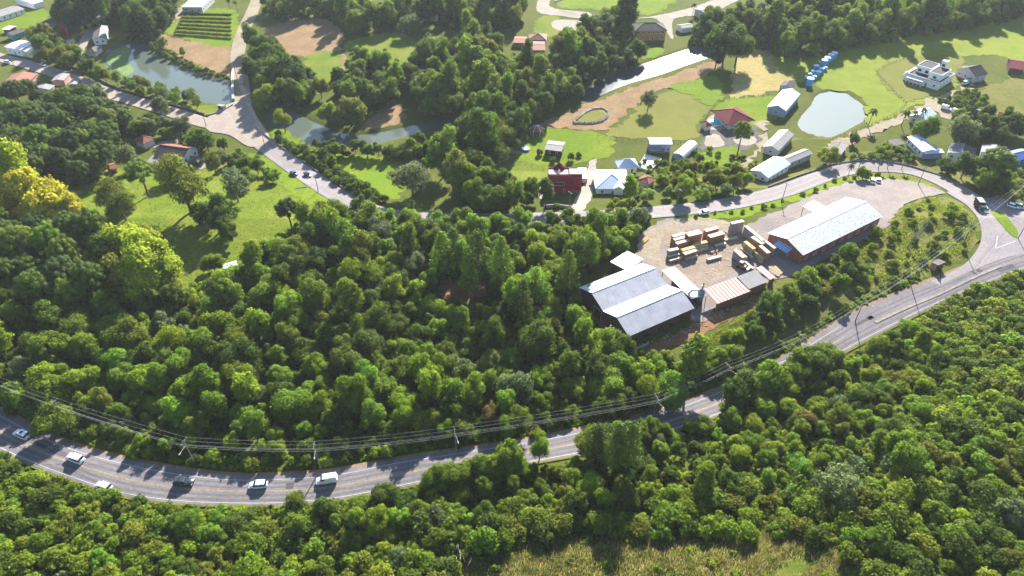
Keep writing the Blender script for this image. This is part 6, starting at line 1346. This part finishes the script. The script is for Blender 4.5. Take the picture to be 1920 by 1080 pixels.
near = []                                       # trees on the foot of the near hill
NEARP = [[(690, 935), (760, 900), (840, 875), (960, 870), (1040, 880), (1110, 850), (1240, 815), (1340, 790), (1380, 740), (1480, 700), (1570, 680), (1640, 650), (1700, 610), (1800, 700), (1700, 800), (1560, 890), (1380, 925), (1150, 945), (900, 970), (640, 990), (420, 1010), (300, 990), (480, 960)]]
for pl in NEARP: near += scatter(pl, 4.2, 1.8, 3.1, 'broad', RG, hs=.85)
cand.sort(key=lambda c: -c[5]); near.sort(key=lambda c: -c[5])
def zone(sx, sy):
    if sy > 850 and sx < 960: return 'below the lower road'
    if sx > 1230 and sy > 640: return 'at the hillside foot'
    if sy > 880: return 'below the lower road'
    if sx < 330: return 'below the araucarias' if sy < 680 else 'above the shaded bend'
    if sx < 620: return 'under the meadow' if sy < 660 else 'above the dark car'
    if sx < 850: return 'behind the orange-yellow tree' if sy < 560 else ('in the lot middle' if sy < 710 else 'above the white van')
    return 'at the shady lot back' if sy < 520 else ('beside the sawmill' if sy < 690 else 'along the power wires')
def grow(cands, hs=1.0):
    for x, y, R, sx, sy, rp in cands:
        kd, tn = pick(RG, {'broad': 6, 'round': 2.4, 'tall': 2.4, 'wispy': 1.2}), pick(RG, FT)
        size = 'large' if rp > 27 else ('small' if rp < 19 else 'mid-sized')
        plant(kd, x, y, R * (.85 if kd == 'tall' else 1), tn, '%s %s %s forest tree %s' % (size, WORD[tn], {'broad': 'lobed', 'round': 'round', 'tall': 'slender', 'wispy': 'feathery'}[kd], zone(sx, sy)), 'forest trees ' + zone(sx, sy), 'forest_tree', hs=hs)
NF = min(len(cand), 235); NN = min(len(near), 110)
grow(cand[:NF]); grow(near[:NN], .85)
# everything smaller reads as one mass
def mass(name, label, items, lib, tones, hs=1.0):
    Vs, Qs, Ts, C = [], [], [], []; nv = 0
    for x, y, R, *_ in items:
        V, Qd, T, r0 = lib[RG.integers(len(lib))]; s = R / r0; a = RG.uniform(0, 6.28); ca, sa = math.cos(a), math.sin(a)
        W_ = np.stack([(V[:, 0] * ca - V[:, 1] * sa) * s + x, (V[:, 0] * sa + V[:, 1] * ca) * s + y, V[:, 2] * s * hs + float(H(x, y))], -1)
        Vs.append(W_); Qs.append(Qd + nv); Ts.append(T + nv); nv += len(V)
        c = np.array(TONES[pick(RG, tones)]) * RG.uniform(.85, 1.18); C.append(np.tile(np.append(c, 1), (len(V), 1)))
    if not Vs: return
    me = np_mesh(name, np.concatenate(Vs), np.concatenate(Qs), np.concatenate(Ts), [M_MASS])
    at = me.color_attributes.new('tint', 'FLOAT_COLOR', 'POINT'); at.data.foreach_set('color', np.concatenate(C).astype(np.float32).ravel())
    o = obj(name, me); o['kind'] = 'stuff'; o['label'] = label
M_MASS = M_LEAF.copy(); M_MASS.name = 'foliage_mass'
_n = M_MASS.node_tree; _a = _n.nodes.new('ShaderNodeAttribute'); _a.attribute_name = 'tint'
for l in list(_n.links):
    if l.from_node.type == 'OBJECT_INFO': _n.links.new(_a.outputs['Color'], l.to_socket)
def lib_of(n, R, zb, zt, nl, lr, dens, ls, seed, core=.86, wob=.12):
    L_ = []
    for s in range(n):
        rng = np.random.default_rng(seed + s); L_.append((*leafy(dome_lobes(rng, R, zb, zt, nl, lr), dens, ls, rng, core=core, wob=wob, under=.1), R))
    return L_
LIB_T = lib_of(6, 3.5, 1.5, 8.4, 12, 1.4, 9, .30, 700); LIB_S = lib_of(6, 1.7, -.2, 2.5, 8, .75, 14, .23, 720); LIB_U = lib_of(5, 1.6, -.4, 2.4, 6, .8, 10, .28, 740)
mass('woodland', 'smaller trees filling the forest between the larger crowns', cand[NF:] + near[NN:], LIB_T, FT)
under = []
for pl in FOREST: under += scatter(pl, 3.2, 1.3, 2.2, 'shrub', RG, limit=True)
for pl in [g_[0] for g_ in GROVES[2:10]]: under += scatter([(a, b + 14) for a, b in pl], 4.2, 1.5, 2.6, 'shrub', RG)
for pl in (GROVES[0][0], GROVES[1][0]): under += scatter([(a, b + 22) for a, b in pl], 3.4, 1.6, 2.6, 'shrub', RG)
mass('undergrowth', 'dark undergrowth beneath the forest trees', under, LIB_U, {'mid': 3, 'deep': 4, 'bright': 1.5, 'olive': 1})

# ------------------------------------------------------------------ plants: scrub on the near hillside
HSC = [[(-240, 760), (-40, 845), (60, 882), (160, 916), (300, 945), (430, 952), (560, 948), (640, 940), (720, 950), (900, 958), (1150, 932), (1380, 912), (1590, 878), (1700, 800), (1800, 690), (1690, 620), (1760, 575), (1850, 535), (1960, 500), (2120, 460), (2280, 700), (2280, 1130), (1660, 1130), (1600, 1050), (1500, 990), (1400, 1005), (1290, 985), (1200, 1006), (1100, 990), (960, 1006), (860, 1050), (820, 1130), (-240, 1130)]]
sh = []
for pl in HSC: sh += scatter(pl, 2.9, 1.4, 2.9, 'shrub', RG)
sh.sort(key=lambda c: -c[5]); NS = min(len(sh), 300)
ST_ = {'bright': 2.6, 'lime': 1, 'olive': 2.4, 'mid': 5, 'fresh': 1, 'silver': .2, 'deep': 3}
for x, y, R, sx, sy, rp in sh[:NS]:
    tn = pick(RG, ST_); wz = 'on the lower hillside corner' if sx > 1400 and sy > 820 else ('on the near hillside below the wide road' if sx > 1300 else ('below the white van and its bend' if sx > 520 else 'below the first white cars'))
    plant('shrub', x, y, R, tn, '%s shrub %s' % (WORD[tn], wz), 'shrubs ' + wz)
mass('scrub', 'dense low scrub covering the near hillside between the shrubs', sh[NS:], LIB_S, ST_)
low = []
for pl in HSC + NEARP: low += scatter(pl, 1.75, .9, 1.6, 'lowbush', RG, cap=3600)
LIB_L = lib_of(5, 1.5, -.4, 1.5, 5, .65, 11, .22, 760)
gs = scatter([(860, 1060), (960, 1010), (1400, 1000), (1520, 985), (1620, 1060), (1600, 1120), (850, 1120)], 5.0, .7, 1.5, 'shrub', RG); low += gs
mass('ground_scrub', 'knee-high growth filling the gaps on the near hillside', low, LIB_L, {'bright': 2.5, 'lime': 1.2, 'olive': 2.5, 'mid': 4, 'deep': 2})
# verge growth along the woods side of the lower road
vg = []
for i in range(0, int(np.searchsorted(XS, G(1735, 530).x))):
    for k in range(3):
        x = XS[i] + RG.uniform(-.6, .6); y = np.interp(x, XS, YU) + 1.2 + abs(RG.normal(0, 1.3)) + .8 * k; vg.append((x, y, RG.uniform(.5, 1.0 + .25 * k)))
mass('verge_growth', 'low leafy growth along the woods edge of the lower road', vg, LIB_L, {'bright': 3, 'fresh': 2, 'mid': 2, 'lime': 1})
# bushes in the scrub wedge, gardens and field edges
WED = [([(1490, 515), (1560, 470), (1650, 432), (1690, 395), (1740, 372), (1790, 380), (1830, 430), (1815, 470), (1740, 505), (1620, 545), (1520, 560)], 5.2, .7, 2.3, {'mid': 1, 'olive': 3, 'lime': 3, 'bright': 3, 'straw': 1}, 'in the scrub wedge by the junction'),
       ([(1110, 365), (1200, 300), (1260, 300), (1300, 270), (1420, 300), (1400, 330), (1290, 345), (1230, 330), (1200, 370)], 5.0, 1.0, 2.6, {'mid': 2, 'deep': 1, 'bright': 3, 'lime': 2}, 'in the gardens by the villas'),
       ([(1580, 300), (1680, 262), (1700, 285), (1740, 300), (1640, 300)], 3.2, 1.2, 2.2, {'mid': 2, 'deep': 1, 'bright': 2, 'lime': 1}, 'in the gardens at the road bend'),
       ([(1760, 185), (1830, 165), (1850, 180), (1830, 205), (1790, 200)], 3.4, 1.2, 2.0, {'mid': 2, 'deep': 2, 'bright': 1}, 'in the garden below the grey barn'),
       ([(1840, 330), (1920, 320), (1940, 390), (1900, 385)], 3.2, 1.2, 2.2, {'bright': 2, 'lime': 2, 'mid': 1}, 'by the deep blue house'),
       ([(498, 258), (560, 296), (640, 346), (700, 382), (725, 372), (650, 328), (580, 284), (520, 250)], 3.2, 1.4, 2.6, {'deep': 2, 'mid': 2, 'bright': 1}, 'along the valley road'),
       ([(280, 75), (320, 98), (370, 125), (425, 142), (430, 150), (370, 134), (325, 112), (285, 90)], 2.6, 1.0, 1.6, {'mid': 2, 'deep': 2, 'olive': 1}, 'on the pond bank'),
       ([(1255, 405), (1330, 398), (1400, 385), (1480, 366), (1560, 336), (1600, 326), (1660, 326), (1650, 332), (1560, 346), (1450, 385), (1330, 410)], 4.6, .6, 1.2, {'mid': 1, 'bright': 2, 'lime': 1}, 'on the yard verge'),
       ([(1020, 380), (1060, 395), (1200, 392), (1215, 380), (1100, 372)], 3.0, 1.2, 2.0, {'bright': 2, 'lime': 2, 'mid': 1}, 'below the villas'),
       ([(1010, 285), (1060, 290), (1100, 285), (1095, 320), (1040, 305)], 4.5, 1.0, 1.8, {'mid': 1, 'deep': 1}, 'on the lawn behind the maroon house'),
       ([(640, 95), (720, 90), (760, 120), (750, 160), (690, 110)], 6, 1.0, 1.6, {'olive': 1}, 'on the dry field')]
for poly, d, r0, r1, tones, where in WED:
    for x, y, R, sx, sy, rp in scatter(poly, d, r0, r1, 'shrub', RG, avoid=('wedge' not in where and 'verge' not in where and 'along' not in where), cap=70):
        tn = pick(RG, tones); plant('shrub', x, y, R, tn, '%s bush %s' % (WORD[tn], where), 'bushes ' + where, 'garden_bush')
# pale tangled boughs above the shaded bend
g = G(215, 800); tb_ = thing('fallen_boughs', 'pale tangled bare boughs by the power wires above the road', 'bough pile', g)
rr = random.Random(5)
for k in range(26):
    x0, y0 = rr.uniform(-13, 13), rr.uniform(-1.5, 4.5); a = rr.uniform(.2, 2.9); l = rr.uniform(3, 6); h0 = rr.uniform(1.5, 3.5)
    MB().tube([(x0, y0, -.3), (x0 + math.cos(a) * l * .3, y0 + math.sin(a) * l * .15, h0), (x0 + math.cos(a) * l * .75, y0 - .4, h0 + .9), (x0 + math.cos(a) * l, y0 - 1.2, h0 + .2)], [.10, .09, .07, .03], 5, caps=False).build('bough', M_PALEBARK, tb_)
# grass: standing tufts that give the open ground its nap
def tufts(name, label, polys, n, h, tones, seed, w=.05, blades=5, spread=.35):
    rng = np.random.default_rng(seed); Vs, Ts, C = [], [], []; nv = 0; tot = 0
    for poly in polys:
        pts = np.array([G(*p)[:2] for p in poly]); x0, y0 = pts.min(0); x1, y1 = pts.max(0); m = n * 3
        x = rng.uniform(x0, x1, m); y = rng.uniform(y0, y1, m); k = inpoly(x, y, [tuple(p) for p in pts])
        for q_ in ROADPOLYS + BUILT + WATERPOLYS: k &= ~inpoly(x, y, q_)
        k &= (np.sin(x * .31 + 1.7 * np.sin(y * .23)) + np.sin(y * .37 + 1.3 * np.sin(x * .19)) + rng.normal(0, .5, m)) > -.55
        x, y = x[k][:n], y[k][:n]; z = H(x, y)
        for b in range(blades):
            N_ = len(x); a = rng.uniform(0, 6.28, N_); hh = h * rng.uniform(.5, 1.3, N_); bx = x + rng.normal(0, spread, N_); by = y + rng.normal(0, spread, N_)
            lx, ly = np.cos(a) * hh * .45, np.sin(a) * hh * .45; px_, py_ = -np.sin(a) * w, np.cos(a) * w
            V = np.stack([np.stack([bx - px_, by - py_, z - .05], -1), np.stack([bx + px_, by + py_, z - .05], -1), np.stack([bx + lx, by + ly, z + hh], -1)], 1).reshape(-1, 3)
            Vs.append(V); Ts.append(np.arange(N_ * 3).reshape(-1, 3) + nv); nv += N_ * 3
            ks = list(tones); pr = np.array([tones[t] for t in ks], float); ci = rng.choice(len(ks), N_, p=pr / pr.sum())
            C.append(np.repeat(np.array([(*TONES[t], 1) for t in ks])[ci] * rng.uniform(.8, 1.2, (N_, 1)), 3, axis=0))
    me = np_mesh(name, np.concatenate(Vs), [], np.concatenate(Ts), [M_MASS]); at = me.color_attributes.new('tint', 'FLOAT_COLOR', 'POINT')
    at.data.foreach_set('color', np.concatenate(C).astype(np.float32).ravel()); o = obj(name, me); o['kind'] = 'stuff'; o['label'] = label
TONES.update(hay=(.44, .34, .17), reed=(.34, .29, .14), plume=(.62, .56, .46))
tufts('dry_grass', 'tall dry straw-coloured grass at the lower edge', [[(820, 1130), (880, 1050), (960, 1000), (1060, 1010), (1130, 985), (1230, 1000), (1300, 980), (1390, 1005), (1460, 1130)], [(1380, 990), (1480, 975), (1560, 1010), (1660, 1060), (1680, 1130), (1440, 1130)]], 12000, .8, {'hay': 3, 'reed': 3, 'lime': 4, 'olive': 2, 'straw': 3}, 5, w=.08, blades=4, spread=.45)
tufts('pampas_plumes', 'white grass plumes standing in the near scrub', [[(680, 1060), (700, 1030), (900, 1030), (880, 1075)], [(1010, 1000), (1120, 985), (1260, 965), (1240, 990), (1100, 1010)]], 60, 2.6, {'plume': 1}, 6, w=.16, blades=1, spread=.2)
tufts('meadow_tussocks', 'rough grass tussocks on the meadow', [[(100, 350), (230, 320), (420, 310), (545, 330), (610, 378), (545, 430), (470, 500), (390, 540), (330, 560), (320, 500), (230, 440), (150, 420)]], 6000, .34, {'olive': 3, 'bright': 1, 'straw': 1}, 8, w=.10, blades=3)
tufts('wedge_grass', 'rough tall grass in the scrub wedge by the junction', [[(1480, 510), (1560, 470), (1650, 432), (1690, 392), (1750, 370), (1790, 376), (1830, 420), (1810, 480), (1740, 508), (1600, 545), (1520, 560)], [(1290, 655), (1330, 632), (1400, 592), (1440, 575), (1400, 640), (1340, 700), (1300, 700)]], 9000, .7, {'lime': 4, 'olive': 2, 'reed': 1, 'bright': 3}, 9, w=.15, blades=3)
# crop rows in the vegetable plot
for j in range(7):
    a, b = G(328 + j * 3, 66 - j * 6.5), G(432, 74 - j * 7.5); n = 26; its = [(a.x + (b.x - a.x) * t, a.y + (b.y - a.y) * t, RG.uniform(.8, 1.2)) for t in np.linspace(0, 1, n)]
    V_ = []; rng = np.random.default_rng(800 + j); lb = [(x, y, float(H(x, y)) + .5, r * .8) for x, y, r in its]
    c0 = np.array(lb[0][:3]); Vv, Qd, T = leafy([(x - c0[0], y - c0[1], z - c0[2], r) for x, y, z, r in lb], 8, .3, rng)
    o = obj('crop_row', np_mesh('crop_row', Vv, Qd, T, [M_LEAF]), None, tuple(c0), 0, TONES['lime' if j % 2 else 'olive'])
    tag(o, 'leafy crop row %s in the vegetable plot above the pond' % ['nearest the bare field', 'second from the bare field', 'third from the bare field', 'in the middle', 'third from the farm store', 'second from the farm store', 'nearest the farm store'][j], 'crop row', 'crop rows of the vegetable plot')
# ------------------------------------------------------------------ look-alikes are told apart by their place
ORD = ['first', 'second', 'third', 'fourth', 'fifth', 'sixth', 'seventh', 'eighth', 'ninth', 'tenth']
def singled():
    bpy.context.view_layer.update(); by = {}
    for o in COL.objects:
        if o.parent is None and 'label' in o and o.get('kind') is None and o.get('group'): by.setdefault(o['label'], []).append(o)
    for lb, os_ in by.items():
        if len(os_) < 2: continue
        pos = [(P(o.location.x, o.location.y, o.location.z + 3), o) for o in os_]
        pos.sort(key=lambda t: -t[0][1]); rows = max(1, math.ceil(len(pos) / 9)); per = math.ceil(len(pos) / rows)
        for r_ in range(rows):
            row = sorted(pos[r_ * per:(r_ + 1) * per], key=lambda t: t[0][0])
            for i, (_, o) in enumerate(row):
                o['label'] = lb + (', %s from left' % ORD[i] if len(row) > 1 else '') + (', %s row' % ORD[r_] if rows > 1 else '')
singled()
# ------------------------------------------------------------------ the air
hz = MB().box((0, 3000, 65), (20000, 14000, 160)).build('haze', bpy.data.materials.new('haze_air'))
hm = hz.data.materials[0]; hm.use_nodes = True; hm.node_tree.nodes.remove(hm.node_tree.nodes['Principled BSDF'])
pv = hm.node_tree.nodes.new('ShaderNodeVolumePrincipled'); pv.inputs['Color'].default_value = (.86, .90, .97, 1); pv.inputs['Density'].default_value = .00007; pv.inputs['Anisotropy'].default_value = .1
hm.node_tree.links.new(pv.outputs[0], hm.node_tree.nodes['Material Output'].inputs['Volume'])
hz['kind'] = 'stuff'; hz['label'] = 'thin pale haze over the valley'
